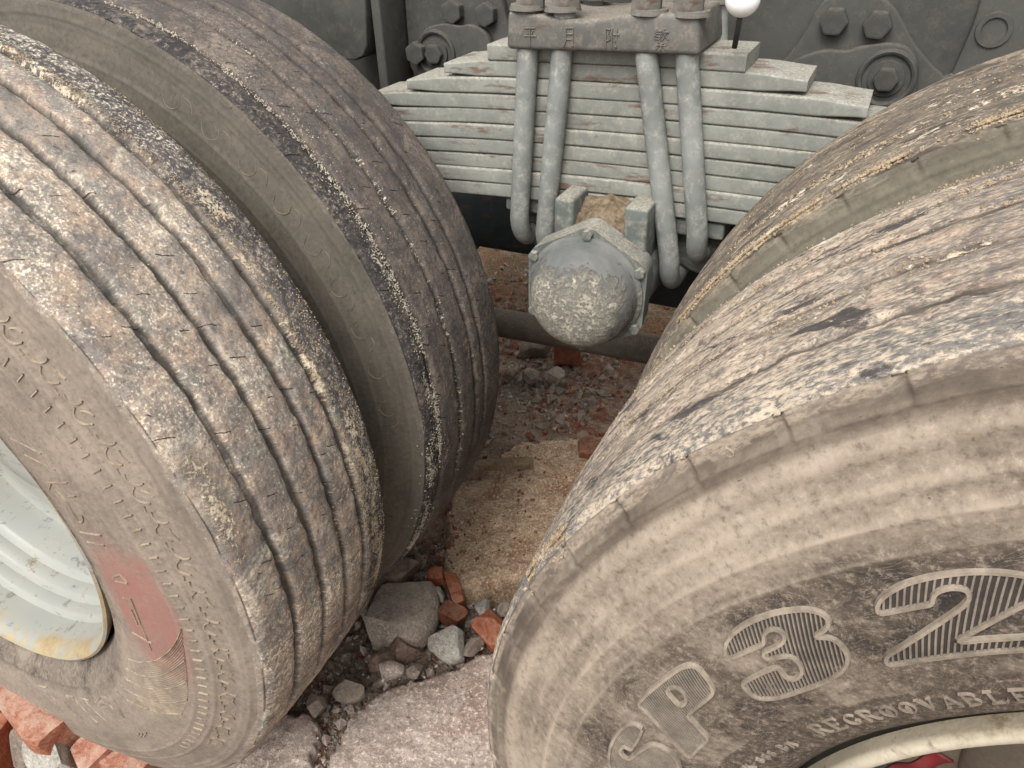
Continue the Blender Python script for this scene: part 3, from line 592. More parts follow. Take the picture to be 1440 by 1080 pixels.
def lathe(name, prof, m, parent, seg=128, y0=0.0, bump=0, zc=H, xc=0):
    P = np.array(prof, float); th = np.linspace(0, 2 * np.pi, seg, endpoint=False)
    X = xc + P[:, 1][None] * np.cos(th)[:, None]; Z = zc + P[:, 1][None] * np.sin(th)[:, None]; Y = np.broadcast_to(P[:, 0] + y0, X.shape)
    n = len(P); idx = np.arange(seg * n).reshape(seg, n); nx = np.roll(idx, -1, 0)
    Q = np.stack([idx[:, :-1], idx[:, 1:], nx[:, 1:], nx[:, :-1]], -1).reshape(-1, 4)
    me = np_mesh(name, np.stack([X, Y, Z], -1).reshape(-1, 3), Q)
    o = link(name, me, m, parent)
    try: me.set_sharp_from_angle(angle=math.radians(40))
    except Exception: pass
    return o

def surf(r, th, hgt, style='left'):
    """point on the outer sidewall, hgt above it"""
    rel = ring_relief(r, style)
    return np.stack([r * np.cos(th), side_y(r) - rel - hgt, H + r * np.sin(th)], -1)

def ridge_pts(line, w, hgt, closed=False, style='left', sink=.0012):
    """raised moulding along a polyline of (r, theta); returns verts, quads"""
    L = np.array(line, float)
    p2 = np.stack([L[:, 0], L[:, 1] * .40], -1)
    if closed: L = np.vstack([L, L[:1]]); p2 = np.vstack([p2, p2[:1]])
    # resample
    seg = np.hypot(*np.diff(p2, axis=0).T); s = np.concatenate([[0], np.cumsum(seg)])
    n = max(3, int(s[-1] / .0022)); t = np.linspace(0, s[-1], n)
    r = np.interp(t, s, L[:, 0]); th = np.interp(t, s, L[:, 1])
    if len(L) > 3:                                     # soften corners a touch
        ker = np.array([.25, .5, .25])
        for _ in range(2):
            rr = r.copy(); tt = th.copy()
            if closed:
                rp = np.concatenate([r[-2:-1], r, r[1:2]]); tp = np.concatenate([th[-2:-1], th, th[1:2]])
                r = np.convolve(rp, ker, 'valid'); th = np.convolve(tp, ker, 'valid')
            else:
                r[1:-1] = np.convolve(rr, ker, 'valid'); th[1:-1] = np.convolve(tt, ker, 'valid')
    dr = np.gradient(r); dt = np.gradient(th) * r; ln = np.hypot(dr, dt) + 1e-9
    nr, ntn = -dt / ln, dr / ln
    cols = []
    for off, hh in ((-w * .62, -sink), (-w * .30, hgt), (w * .30, hgt), (w * .62, -sink)):
        rr = r + nr * off; tt = th + ntn * off / r
        cols.append(surf(rr, tt, hh, style))
    V = np.stack(cols, 1).reshape(-1, 3); m = len(r)
    idx = np.arange(m * 4).reshape(m, 4)
    Q = np.stack([idx[:-1, :-1], idx[1:, :-1], idx[1:, 1:], idx[:-1, 1:]], -1).reshape(-1, 4)
    return V, Q

def curl(line, n=5):
    P_ = np.array([line[0]] + list(line) + [line[-1]], float); out = []
    for i in range(1, len(P_) - 2):
        p0, p1, p2, p3 = P_[i - 1:i + 3]
        for t in np.linspace(0, 1, n, endpoint=False):
            out.append(.5 * (2 * p1 + (p2 - p0) * t + (2 * p0 - 5 * p1 + 4 * p2 - p3) * t ** 2 + (3 * p1 - p0 - 3 * p2 + p3) * t ** 3))
    out.append(P_[-1]); return [tuple(q) for q in out]

def ridges(name, lines, w, hgt, m, parent, style='left', closed=()):
    VV, QQ = [], []; o0 = 0
    for i, l in enumerate(lines):
        V, Q = ridge_pts(l, w, hgt, i in closed, style); VV.append(V); QQ.append(Q + o0); o0 += len(V)
    return link(name, np_mesh(name, np.concatenate(VV), np.concatenate(QQ)), m, parent, smooth=False)

def pd(l): return [(a / 1e4, math.radians(b / 100.0)) for a, b in l]

def letter(name, outlines, m, mf, parent, style, w=.0031, hgt=.0024, pitch=.0027, lean=.0):
    """a moulded letter: raised rim along the outline, fine ribs across the face"""
    VV, QQ, MI = [], [], []; o0 = 0
    for l in outlines:
        V, Q = ridge_pts(l, w, hgt, True, style); VV.append(V); QQ.append(Q + o0); MI.append(np.zeros(len(Q), int)); o0 += len(V)
    P = [np.array(l) for l in outlines]
    t0 = min(p[:, 1].min() for p in P); t1 = max(p[:, 1].max() for p in P)
    r0 = min(p[:, 0].min() for p in P)
    t = t0 - abs(lean)
    while t < t1 + abs(lean):
        # scan this (slightly leaning) meridian for its crossings with the outlines
        xs = []
        for p in P:
            q = np.vstack([p, p[:1]]); th_l = q[:, 1] - lean * (q[:, 0] - r0) / .05
            for i in range(len(p)):
                a_, b_ = th_l[i], th_l[i + 1]
                if (a_ > t) != (b_ > t): xs.append(q[i, 0] + (q[i + 1, 0] - q[i, 0]) * (t - a_) / (b_ - a_))
        xs.sort()
        for i in range(0, len(xs) - 1, 2):
            if xs[i + 1] - xs[i] > .004:
                f0 = lambda r: (r, t + lean * (r - r0) / .05)
                V, Q = ridge_pts([f0(xs[i] + .0012), f0((xs[i] + xs[i + 1]) / 2), f0(xs[i + 1] - .0012)], pitch * .50, hgt * .62, False, style)
                VV.append(V); QQ.append(Q + o0); MI.append(np.ones(len(Q), int)); o0 += len(V)
        t += pitch / .39
    # dark recessed face behind the ribs
    me = np_mesh(name, np.concatenate(VV), np.concatenate(QQ))
    me.materials.append(m); me.materials.append(mf); me.polygons.foreach_set('material_index', np.concatenate(MI).astype(np.int32))
    return link(name, me, None, parent, smooth=False)

def grains(parent, mat, spots, seed, name='sand_crust'):
    """grains of sand caked on the tread: spots = (v centre, v spread, th0, th1 deg, count, size mm)"""
    rng = np.random.default_rng(seed)
    base = np.array([(1, 0, 0), (-1, 0, 0), (0, 1, 0), (0, -1, 0), (0, 0, 1), (0, 0, -1)], float)
    ft = np.array([(0, 2, 4), (2, 1, 4), (1, 3, 4), (3, 0, 4), (2, 0, 5), (1, 2, 5), (3, 1, 5), (0, 3, 5)])
    VV, FF = [], []; o0 = 0
    for (vc, vs, a0, a1, n, sz) in spots:
        c = 0
        while c < n:
            th = math.radians(a0 + (a1 - a0) * rng.random())
            den = vnoise(np.array([th * 20.0]), np.array([vc * 50]), seed)[0] + .5
            c += 1
            if rng.random() > den ** 2 * 2.4: continue
            vv = vc + rng.normal(0, vs); s = sz * (.4 + rng.random() ** 2 * 1.2) / 1000
            r = .5215 + .004 * (1 - ((vv - TW / 2) / (TW / 2)) ** 2) if 0 <= vv <= TW else .5175 - abs(vv if vv < 0 else vv - TW) * .6
            if vv < .004 or vv > TW - .004: r -= .0025
            A = rng.normal(0, 1, (3, 3)); q_, _ = np.linalg.qr(A)
            b = base * (1 + rng.normal(0, .2, (6, 1))) * s @ q_
            VV.append(b + np.array([r * math.cos(th), vv, H + r * math.sin(th)])); FF.append(ft + o0); o0 += 6
    o = link(name, np_mesh(name, np.concatenate(VV), tris=np.concatenate(FF)), M[mat], parent, smooth=False)
    o['kind'] = 'stuff'
    return o

def hex_mesh(r, hgt, dome=.15):
    bm = bmesh.new()
    bmesh.ops.create_cone(bm, cap_ends=True, segments=6, radius1=r, radius2=r, depth=hgt)
    bmesh.ops.bevel(bm, geom=[e for e in bm.edges], offset=r * dome, segments=2, profile=.6, affect='EDGES')
    me = bpy.data.meshes.new('bolt'); bm.to_mesh(me); bm.free(); return me

RIM = [(.034, .276), (.020, .280), (.010, .285), (.002, .2895), (-.004, .2905), (-.006, .287), (-.003, .282), (.004, .2775), (.014, .2745), (.028, .2735), (.048, .2725), (.053, .2655), (.056, .2635), (.072, .2625), (.077, .2545), (.080, .252),
       (.098, .2505), (.104, .243), (.110, .2395), (.145, .238), (.158, .235)]
RIM_ROLL = [(.034, .276), (.022, .2785), (.012, .2835), (.006, .2895)] + [(-.004 - .0052 * math.sin(math.radians(a)), .2850 + .0052 * math.cos(math.radians(a))) for a in range(-20, 181, 20)] + RIM[9:]
DISC = [(.156, .2375), (.162, .228), (.160, .205), (.154, .18), (.152, .155), (.152, .095), (.152, .088)]

def wheel(label, xc, y0, rubber, seed, style, grooves, th0, th1, fine, vstep, rimmat, outer=True, group='dual truck wheels'):
    t = thing('wheel_assembly', label, 'wheel', (xc, y0, 0), group=group)
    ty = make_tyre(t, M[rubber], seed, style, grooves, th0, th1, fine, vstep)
    rim = lathe('rim', RIM_ROLL if rubber == 'rubber_fr' else RIM, M[rimmat], t, 192)
    # the inner half of the rim (out of sight, keeps light from leaking through)
    lathe('rim_back', [(.158, .235), (.19, .250), (.20, .265), (.215, .284), (.222, .289)], M[rimmat], t, 96)
    if outer:
        d = lathe('disc', DISC, M['disc'] if style == 'right' else M['rim'], t, 128)
        hub = lathe('hub', [(.150, .140), (.142, .138), (.120, .110), (.030, .112), (.010, .100), (.004, .085), (.004, .0005)] if style == 'right' else [(.150, .120), (.138, .116), (.120, .095), (.115, .060), (.115, .0005)], M['disc'] if style == 'right' else M['rim'], t, 64)
        hm = hex_mesh(.016, .022)
        for i in range(10 if style == 'right' else 0):
            a = i * math.tau / 10
            nut = link('wheel_nut', hm, M['disc'], t, loc=(.1675 * math.cos(a), .150, H + .1675 * math.sin(a)), rot=(math.pi / 2, 0, a), smooth=False)
        if style == 'right':
            for i in range(8):                              # dark hand holes between disc and rim
                a = (i + .5) * math.tau / 8
                me = bpy.data.meshes.new('hand_hole'); bm = bmesh.new()
                bmesh.ops.create_uvsphere(bm, u_segments=20, v_segments=8, radius=1)
                for v in bm.verts: v.co = Vector((v.co.x * .016, v.co.y * .030, v.co.z * .006))
                bm.to_mesh(me); bm.free()
                link('hand_hole', me, M['under'], t, loc=(.207 * math.cos(a), .1485, H + .207 * math.sin(a)), rot=(math.pi / 2, -a, 0))
    return t, ty

G_FL = [(.051, .0085, .0075), (.099, .0080, .0075), (.143, .0080, .0075), (.182, .0080, .0070)]
G_BL = [(.034, .0085, .0075), (.090, .0060, .0070), (.139, .0060, .0070), (.170, .0055, .0065)]
G_FR = [(.050, .0035, .0014), (.100, .0040, .0020), (.150, .0045, .0022), (.196, .0045, .0024)]
G_BR = [(.060, .0055, .0040), (.105, .0060, .0045), (.150, .0060, .0045), (.190, .0055, .0045)]
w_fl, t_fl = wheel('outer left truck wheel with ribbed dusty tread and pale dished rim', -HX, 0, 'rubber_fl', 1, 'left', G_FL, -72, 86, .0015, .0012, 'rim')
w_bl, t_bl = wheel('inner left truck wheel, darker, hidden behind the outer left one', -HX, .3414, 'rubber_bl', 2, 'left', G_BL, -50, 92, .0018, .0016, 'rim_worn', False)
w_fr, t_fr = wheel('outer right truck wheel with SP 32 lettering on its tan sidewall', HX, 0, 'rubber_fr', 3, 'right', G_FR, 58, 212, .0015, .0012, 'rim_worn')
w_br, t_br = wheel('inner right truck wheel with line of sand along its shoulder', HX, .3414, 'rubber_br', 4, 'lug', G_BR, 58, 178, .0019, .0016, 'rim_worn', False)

bm_ = bmesh.new()
bmesh.ops.create_grid(bm_, x_segments=2, y_segments=14, size=1)
for v in bm_.verts: v.co = Vector((.006 * v.co.x + .006 * v.co.y, -.002 * math.cos(v.co.y * 5), .026 * v.co.y))
r_ = bmesh.ops.extrude_face_region(bm_, geom=list(bm_.faces)); bmesh.ops.translate(bm_, verts=[e for e in r_['geom'] if isinstance(e, bmesh.types.BMVert)], vec=(0, .003, 0))
me_ = bpy.data.meshes.new('red_strip'); bm_.to_mesh(me_); bm_.free()
link('red_strip', me_, M['red'], w_fr, loc=(-.180, .100, H + .020), rot=(0, .35, 0))
# moulded writing on the right tyre
def letter_rubber(name, a, b):
    k = NT(name); v = k.coord('Object'); n = k.noise(v, 60, 6, .7); n3 = k.noise(v, 400, 3, .6)
    k.bump(n3, .4, .0006)
    return k.done(k.mix(k.ramp(n, [(.35, 0.0), (.65, 1.0)]), a, b), .8, 0, .3)
M['letter_rim'] = letter_rubber('letter_rim_rubber', lin(110, 100, 88, .82), lin(158, 145, 129, .86))
M['mark_inner'] = letter_rubber('inner_marking_rubber', lin(104, 95, 80, .82), lin(132, 121, 103, .85))
M['letter_text'] = letter_rubber('small_letter_rubber', lin(116, 105, 94, .82), lin(154, 140, 124, .85))
M['letter_face'] = letter_rubber('letter_rib_rubber', lin(106, 97, 87, .82), lin(142, 131, 117, .85))
M['mark_left'] = letter_rubber('left_marking_rubber', lin(116, 103, 88, .85), lin(168, 152, 130, .88))
M['letter_bed'] = letter_rubber('letter_bed_rubber', lin(56, 51, 47, .72), lin(74, 67, 61, .72))

def letter_bed(outlines, parent):
    """the recessed dark face inside a letter: scan strips"""
    P = [np.array(l) for l in outlines]
    t0 = min(p[:, 1].min() for p in P); t1 = max(p[:, 1].max() for p in P); dt = .0016 / .39
    VV, QQ = [], []; o0 = 0; t = t0 + dt / 2
    while t < t1:
        xs = []
        for p in P:
            q = np.vstack([p, p[:1]])
            for i in range(len(p)):
                a_, b_ = q[i, 1], q[i + 1, 1]
                if (a_ > t) != (b_ > t): xs.append(q[i, 0] + (q[i + 1, 0] - q[i, 0]) * (t - a_) / (b_ - a_))
        xs.sort()
        for i in range(0, len(xs) - 1, 2):
            m = max(2, int((xs[i + 1] - xs[i]) / .004) + 1); r = np.linspace(xs[i], xs[i + 1], m)
            a = surf(r, np.full(m, t - dt * .5), .0006, 'right'); b = surf(r, np.full(m, t + dt * .5), .0006, 'right')
            V = np.stack([a, b], 1).reshape(-1, 3); idx = np.arange(2 * m).reshape(m, 2)
            QQ.append(np.stack([idx[:-1, 0], idx[1:, 0], idx[1:, 1], idx[:-1, 1]], -1) + o0); VV.append(V); o0 += len(V)
        t += dt
    return np.concatenate(VV), np.concatenate(QQ)

def big_letter(outl, lean, pitch):
    o = letter('raised_letter', outl, M['letter_rim'], M['letter_face'], t_fr, 'right', lean=lean, pitch=pitch)
    V, Q = letter_bed(outl, t_fr)
    bm = bmesh.new(); bm.from_mesh(o.data)
    tmp = np_mesh('letter_bed', V, Q); o.data.materials.append(M['letter_bed'])
    n_old = len(bm.faces); bm.from_mesh(tmp); bm.faces.ensure_lookup_table()
    for f in bm.faces[n_old:]: f.material_index = 2
    bm.to_mesh(o.data); bm.free(); bpy.data.meshes.remove(tmp)
    return o
big_letter([pd(R_LETTERS['S'])], -.05, .0021)
big_letter([pd(R_LETTERS['P']), pd(R_LETTERS['Phole'])], -.05, .0021)
big_letter([pd(R_LETTERS['three'])], -.063, .0026)
big_letter([pd(R_LETTERS['two'])], -.063, .0032)

# small serif letters as strokes on a unit cell (x right, y up)
GL = {
 'R': [[(.1, 0), (.1, 1)], [(0, 0), (.25, 0)], [(0, 1), (.6, 1), (.8, .88), (.8, .65), (.6, .52), (.1, .52)], [(.45, .52), (.75, 0), (.95, 0)]],
 'E': [[(.15, 0), (.15, 1)], [(0, 1), (.85, 1), (.85, .8)], [(.15, .52), (.6, .52)], [(.6, .62), (.6, .42)], [(0, 0), (.85, 0), (.85, .22)]],
 'G': [[(.85, .75), (.8, .92), (.5, 1), (.15, .85), (.05, .5), (.15, .15), (.5, 0), (.85, .12), (.85, .42), (.6, .42)]],
 'O': [[(.5, 0), (.15, .15), (.03, .5), (.15, .85), (.5, 1), (.85, .85), (.97, .5), (.85, .15), (.5, 0)], [(.5, .2), (.36, .5), (.5, .8), (.64, .5), (.5, .2)]],
 'V': [[(0, 1), (.3, 1)], [(.12, 1), (.5, 0), (.86, 1)], [(.7, 1), (1, 1)], [(.28, 1), (.56, .25)]],
 'A': [[(0, 0), (.3, 0)], [(.1, 0), (.5, 1), (.9, 0)], [(.7, 0), (1, 0)], [(.28, .36), (.7, .36)]],
 'B': [[(.12, 0), (.12, 1)], [(0, 1), (.6, 1), (.78, .88), (.78, .65), (.6, .53), (.12, .53)], [(.6, .53), (.88, .4), (.88, .13), (.65, 0), (0, 0)]],
 'L': [[(.2, 0), (.2, 1)], [(0, 1), (.45, 1)], [(0, 0), (.85, 0), (.85, .3)]],
 'C': [[(.85, .8), (.5, 1), (.12, .8), (.05, .5), (.12, .2), (.5, 0), (.85, .2)]],
 'K': [[(.1, 0), (.1, 1)], [(.85, 1), (.1, .42)], [(.35, .6), (.9, 0)]],
 '-': [[(.15, .5), (.85, .5)]],
 '8': [[(.5, .52), (.15, .68), (.15, .88), (.5, 1), (.85, .88), (.85, .68), (.5, .52), (.1, .35), (.1, .12), (.5, 0), (.9, .12), (.9, .35), (.5, .52)]],
 ' ': []}
def arc_text(s, r0, hgt, th_start, adv, w, ridge_h):
    for i, ch in enumerate(s):
        if not GL[ch]: continue
        c0 = th_start - i * adv
        lines = []
        for st in GL[ch]:
            # densify the stroke, x runs clockwise (decreasing angle)
            q = [(r0 + y * hgt, c0 - x * adv * .80) for x, y in st]
            lines.append(q)
        ridges('raised_letter', lines, w, ridge_h, M['letter_text'], t_fr, 'right')
arc_text('REGROOVABLE', .3275, .0125, math.radians(146.0), math.radians(1.98), .0011, .0019)
arc_text('CK-888 BA', .3265, .0085, math.radians(159.5), math.radians(1.10), .0008, .0018)
# small raised triangle and mould pips on the right tyre
ridges('tread_wear_mark', [[(.5125, math.radians(134.4)), (.5065, math.radians(134.7)), (.5068, math.radians(133.8)), (.5125, math.radians(134.4))]], .0009, .0012, M['letter_rim'], t_fr, 'right')
# moulded marks of the left tyre
ticks = [[(.4465, math.radians(a)), (.4570, math.radians(a + .15))] for a in np.arange(-40, 66, 2.15)]
ridges('moulded_ticks', ticks, .0015, .0015, M['mark_left'], t_fl)
sq = []
for i, a in enumerate(np.arange(-34, 62, 5.2)):
    f0 = lambda x, r: (r + .0008 * math.sin(i * 2.3 + x), math.radians(a + 5.2 - x))
    sq.append(curl([f0(.0, .4755), f0(.5, .4735), f0(1.0, .4745), f0(1.5, .4785), f0(1.75, .4830), f0(1.6, .4868)]))
    sq.append(curl([f0(1.75, .4765), f0(2.1, .4715), f0(2.8, .4690), f0(3.5, .4705), f0(3.9, .4750), f0(4.1, .4800)]))
    sq.append(curl([f0(2.5, .4850), f0(3.0, .4832), f0(3.6, .4850), f0(4.1, .4868)] if i % 2 else [f0(2.3, .4790), f0(2.7, .4845), f0(3.4, .4862)]))
    sq.append(curl([f0(4.3, .4725), f0(4.7, .4700), f0(5.0, .4712)]))
ridges('moulded_scrolls', sq, .0013, .0015, M['mark_left'], t_fl)['kind'] = 'stuff'
ridges('moulded_fan', [curl(pd(l)) for l in L_MARKS['fan']], .0015, .0016, M['mark_left'], t_fl)
fl_ = []
FA = [pd(l) for l in L_MARKS['fan']]
for A_, B_ in zip(FA[:-1], FA[1:]):
    for fr in np.linspace(.12, .88, 7):
        ta = np.linspace(.30, 1, 6); q = []
        for s_ in ta:
            ia = s_ * (len(A_) - 1); ib = s_ * (len(B_) - 1)
            ga = lambda P_, i_: (np.interp(i_, range(len(P_)), [p[0] for p in P_]), np.interp(i_, range(len(P_)), [p[1] for p in P_]))
            a_ = ga(A_, ia); b_ = ga(B_, ib); q.append((a_[0] + (b_[0] - a_[0]) * fr, a_[1] + (b_[1] - a_[1]) * fr))
        fl_.append(q)
ridges('fan_ribs', fl_, .0010, .0009, M['mark_left'], t_fl)
for grp in (L_MARKS['lett'][:4], L_MARKS['lett'][4:]): ridges('raised_letter', [pd(l) for l in grp], .0013, .0015, M['mark_left'], t_fl)
for grp in (L_MARKS['ital'][:2], L_MARKS['ital'][2:4], L_MARKS['ital'][4:7], L_MARKS['ital'][7:11], L_MARKS['ital'][11:14]): ridges('raised_letter', [pd(l) for l in grp], .0014, .0015, M['mark_left'], t_fl)
for grp in (L_MARKS['txt'][:2], L_MARKS['txt'][2:7], L_MARKS['txt'][7:9]): ridges('raised_letter', [pd(l) for l in grp], .0015, .0016, M['mark_left'], t_fl)
# moulded scrolls on the inner left tyre's sidewall
sq = []
for a in np.arange(0, 62, 7.0):
    f1 = lambda x, r: (r, math.radians(a + 7.0 - x))
    sq.append(curl([f1(.0, .478), f1(.6, .470), f1(1.6, .466), f1(2.6, .469), f1(3.1, .477), f1(2.6, .484)]))
    sq.append(curl([f1(3.2, .486), f1(4.0, .4875), f1(4.8, .484), f1(5.3, .477)]))
ridges('moulded_scrolls', sq, .0012, .0007, M['mark_inner'], t_bl)['kind'] = 'stuff'

# sand caked on the treads
grains(w_fl, 'grain', [(.190, .003, -6, 78, 1300, .8), (.202, .009, -8, 40, 700, .7), (.188, .006, 44, 72, 500, .8), (.215, .006, -20, 30, 600, .8), (.228, .003, -30, 62, 600, .7), (.16, .03, -20, 20, 250, .7), (.02, .012, 0, 25, 300, .7)], 11)
grains(w_bl, 'grain_white', [(.030, .0022, -8, 78, 2600, .9), (.025, .006, -4, 40, 700, .8), (.010, .008, -25, 0, 600, .8), (.045, .012, -10, 60, 300, .7), (.092, .006, -15, 70, 300, .7)], 12)
grains(w_br, 'grain', [(.005, .0016, 98, 152, 4200, 1.25), (.012, .005, 98, 150, 1000, .9), (.062, .006, 100, 145, 900, .9), (.12, .04, 100, 145, 600, .8)], 13)
grains(w_fr, 'grain', [(.231, .0016, 98, 165, 2600, .95), (.200, .006, 98, 160, 900, .8), (.150, .010, 100, 140, 700, .8), (.098, .008, 104, 150, 700, .75), (.006, .004, 150, 157, 400, 1.1), (.012, .006, 152, 157, 300, 1.1)], 14)
# ------------------------------------------------------------------ suspension between the wheels
def box_bm(bm, x0, x1, y0, y1, z0, z1, bev=.003, seg=2):
    g_ = bmesh.ops.create_cube(bm, size=1)
    vs = g_['verts']
    for v in vs: v.co = Vector(((x0 + x1) / 2 + v.co.x * (x1 - x0), (y0 + y1) / 2 + v.co.y * (y1 - y0), (z0 + z1) / 2 + v.co.z * (z1 - z0)))
    es = list({e for v in vs for e in v.link_edges})
    if bev: bmesh.ops.bevel(bm, geom=es, offset=bev, segments=seg, profile=.5, affect='EDGES')

def bm_obj(name, bm, m, parent=None, smooth=True, ang=35, **kw):
    me = bpy.data.meshes.new(name); bm.to_mesh(me); bm.free()
    o = link(name, me, m, parent, smooth, **kw)
    try: me.set_sharp_from_angle(angle=math.radians(ang))
    except Exception: pass
    return o

def tube(name, pts, r, m, parent=None, seg=20, taper=None):
    P = np.array(pts, float); n = len(P)
    T = np.gradient(P, axis=0); T /= np.linalg.norm(T, axis=1)[:, None]
    up = np.array([1.0, 0, 0]) if abs(T[0, 0]) < .9 else np.array([0, 1.0, 0])
    V = []
    a = np.linspace(0, 2 * np.pi, seg, endpoint=False)
    nv = up - T[0] * (up @ T[0]); nv /= np.linalg.norm(nv)
    for i in range(n):
        nv = nv - T[i] * (nv @ T[i]); nv /= np.linalg.norm(nv); b = np.cross(T[i], nv)
        rr = r if taper is None else taper[i]
        V.append(P[i] + rr * (np.cos(a)[:, None] * nv + np.sin(a)[:, None] * b))
    V = np.concatenate(V); idx = np.arange(n * seg).reshape(n, seg); nx = np.roll(idx, -1, 1)
    Q = np.stack([idx[:-1], nx[:-1], nx[1:], idx[1:]], -1).reshape(-1, 4)
    V = np.vstack([V, P[:1], P[-1:]])
    tr = [(idx[0, (i + 1) % seg], idx[0, i], n * seg) for i in range(seg)] + [(idx[-1, i], idx[-1, (i + 1) % seg], n * seg + 1) for i in range(seg)]
    return link(name, np_mesh(name, V, Q, tr), m, parent)

# --- leaf spring: ten leaves, the short ones on top
sp = thing('leaf_spring', 'grey leaf spring pack of ten stacked leaves between the wheels', 'leaf spring', (0, .66, .735), rot=(0, math.radians(-1.1), 0))
SP_W = .092; TH = .0207
ends = [(-.168, .168), (-.237, .239), (-.298, .308), (-.37, .38), (-.43, .44), (-.49, .49), (-.53, .53), (-.56, .56), (-.58, .58), (-.60, .60)]
for i, (a, b) in enumerate(ends):
    zt = .210 - i * TH
    n = 60; xs = np.linspace(a, b, n)
    # cross-section with rounded edges
    hy, hz, c = SP_W / 2, TH / 2 - .0002, .0034
    sec = []
    for (sy, sz, a0) in ((1, 1, 0), (-1, 1, 90), (-1, -1, 180), (1, -1, 270)):
        for q in range(6):
            an = math.radians(a0 + q * 18); sec.append((sy * (hy - c) + c * math.cos(an), sz * (hz - c * .9) + c * .9 * math.sin(an)))
    sec = np.array(sec); m = len(sec)
    droop = -.10 * np.maximum(np.abs(xs) - .05, 0) ** 2
    jit = .0012 * fbm(xs * 6, i * 3.3, 60 + i, 2)
    thin = 1 - .35 * sstep(.06, .0, np.minimum(xs - a, b - xs)) * (1 if i > 0 else 0)
    V = np.stack([np.broadcast_to(xs[:, None], (n, m)), hy + .002 * math.sin(i * 2.1) + np.broadcast_to(sec[:, 0][None], (n, m)), (zt - TH / 2 + droop + jit)[:, None] + sec[:, 1][None] * thin[:, None]], -1)
    idx = np.arange(n * m).reshape(n, m); nx = np.roll(idx, -1, 1)
    Q = np.stack([idx[:-1], idx[1:], nx[1:], nx[:-1]], -1).reshape(-1, 4)
    V = np.vstack([V.reshape(-1, 3), [[a, hy, zt - TH / 2 + droop[0]], [b, hy, zt - TH / 2 + droop[-1]]]])
    tr = [(idx[0, j], nx[0, j], n * m) for j in range(m)] + [(nx[-1, j], idx[-1, j], n * m + 1) for j in range(m)]
    me = np_mesh('leaf', V, Q, tr)
    o = link('leaf', me, M['spring'], sp)
    try: me.set_sharp_from_angle(angle=math.radians(40))
    except Exception: pass
bm = bmesh.new(); box_bm(bm, -.052, .030, .004, .080, .2075, .226, .003); bm_obj('centre_pad', bm, M['clamp'], sp)

# --- clamp block on top with four moulded characters
cl = thing('clamp_block', 'grey cast clamp block with raised characters on top of the leaf spring', 'clamp block', (-.008, .68, .945), rot=(0, math.radians(-1.3), 0))
bm = bmesh.new()
pts = [(-.122, 0), (.124, 0), (.118, .045), (.030, .041), (-.02, .034), (-.055, .037), (-.118, .045)]
vs = [bm.verts.new((x, -.050, z)) for x, z in pts]; bm.faces.new(vs)
r_ = bmesh.ops.extrude_face_region(bm, geom=list(bm.faces)); bmesh.ops.translate(bm, verts=[e for e in r_['geom'] if isinstance(e, bmesh.types.BMVert)], vec=(0, .165, 0))
bmesh.ops.recalc_face_normals(bm, faces=bm.faces)
bmesh.ops.bevel(bm, geom=list(bm.edges), offset=.006, segments=3, profile=.5, affect='EDGES')
bm_obj('block', bm, M['clamp'], cl)
CH = {
 'ping': [[(.1, .9), (.9, .9)], [(.28, .78), (.36, .6)], [(.72, .78), (.62, .6)], [(.05, .5), (.95, .5)], [(.5, .9), (.5, 0)]],
 'yue': [[(.28, .95), (.28, .35), (.1, 0)], [(.28, .95), (.78, .95), (.78, .05), (.66, .08)], [(.28, .66), (.78, .66)], [(.28, .38), (.78, .38)]],
 'fu': [[(.1, .95), (.1, 0)], [(.1, .95), (.36, .92), (.24, .65), (.38, .42), (.12, .35)], [(.55, .98), (.44, .6)], [(.5, .7), (.5, 0)], [(.6, .68), (1, .68)], [(.84, .95), (.84, .05), (.74, .1)], [(.66, .48), (.74, .34)]],
 'fan': [[(.2, 1), (.08, .82)], [(.15, .9), (.5, .9)], [(.12, .78), (.46, .78), (.42, .52), (.1, .52), (.14, .78)], [(.04, .65), (.54, .65)], [(.66, 1), (.56, .78)], [(.6, .86), (.96, .86)], [(.86, .86), (.6, .5)], [(.64, .78), (.95, .5)], [(.5, .48), (.3, .36), (.66, .28), (.25, .2)], [(.2, .2), (.82, .22)], [(.5, .2), (.5, 0)], [(.3, .14), (.18, .02)], [(.7, .14), (.84, .02)]]}
for ch, cx in (('ping', -.088), ('yue', -.036), ('fu', .018), ('fan', .078)):
    bm = bmesh.new()
    for st in CH[ch]:
        for (xa, za), (xb, zb) in zip(st[:-1], st[1:]):
            a = Vector((cx - .009 + xa * .018, -.0502, .0055 + za * .022)); b = Vector((cx - .009 + xb * .018, -.0502, .0055 + zb * .022))
            d = b - a; n = Vector((-d.z, 0, d.x)).normalized() * .00075; e = d.normalized() * .0006
            f1 = [bm.verts.new(p) for p in (a - e - n, b + e - n, b + e + n, a - e + n)]
            n2 = n * .55
            f2 = [bm.verts.new(p + Vector((0, -.0013, 0))) for p in (a - n2, b - n2, b + n2, a + n2)]
            bm.faces.new(f2)
            for q in range(4): bm.faces.new((f1[q], f1[(q + 1) % 4], f2[(q + 1) % 4], f2[q]))
    bmesh.ops.recalc_face_normals(bm, faces=bm.faces)
    bm_obj('raised_character', bm, M['clamp'], cl, smooth=False)

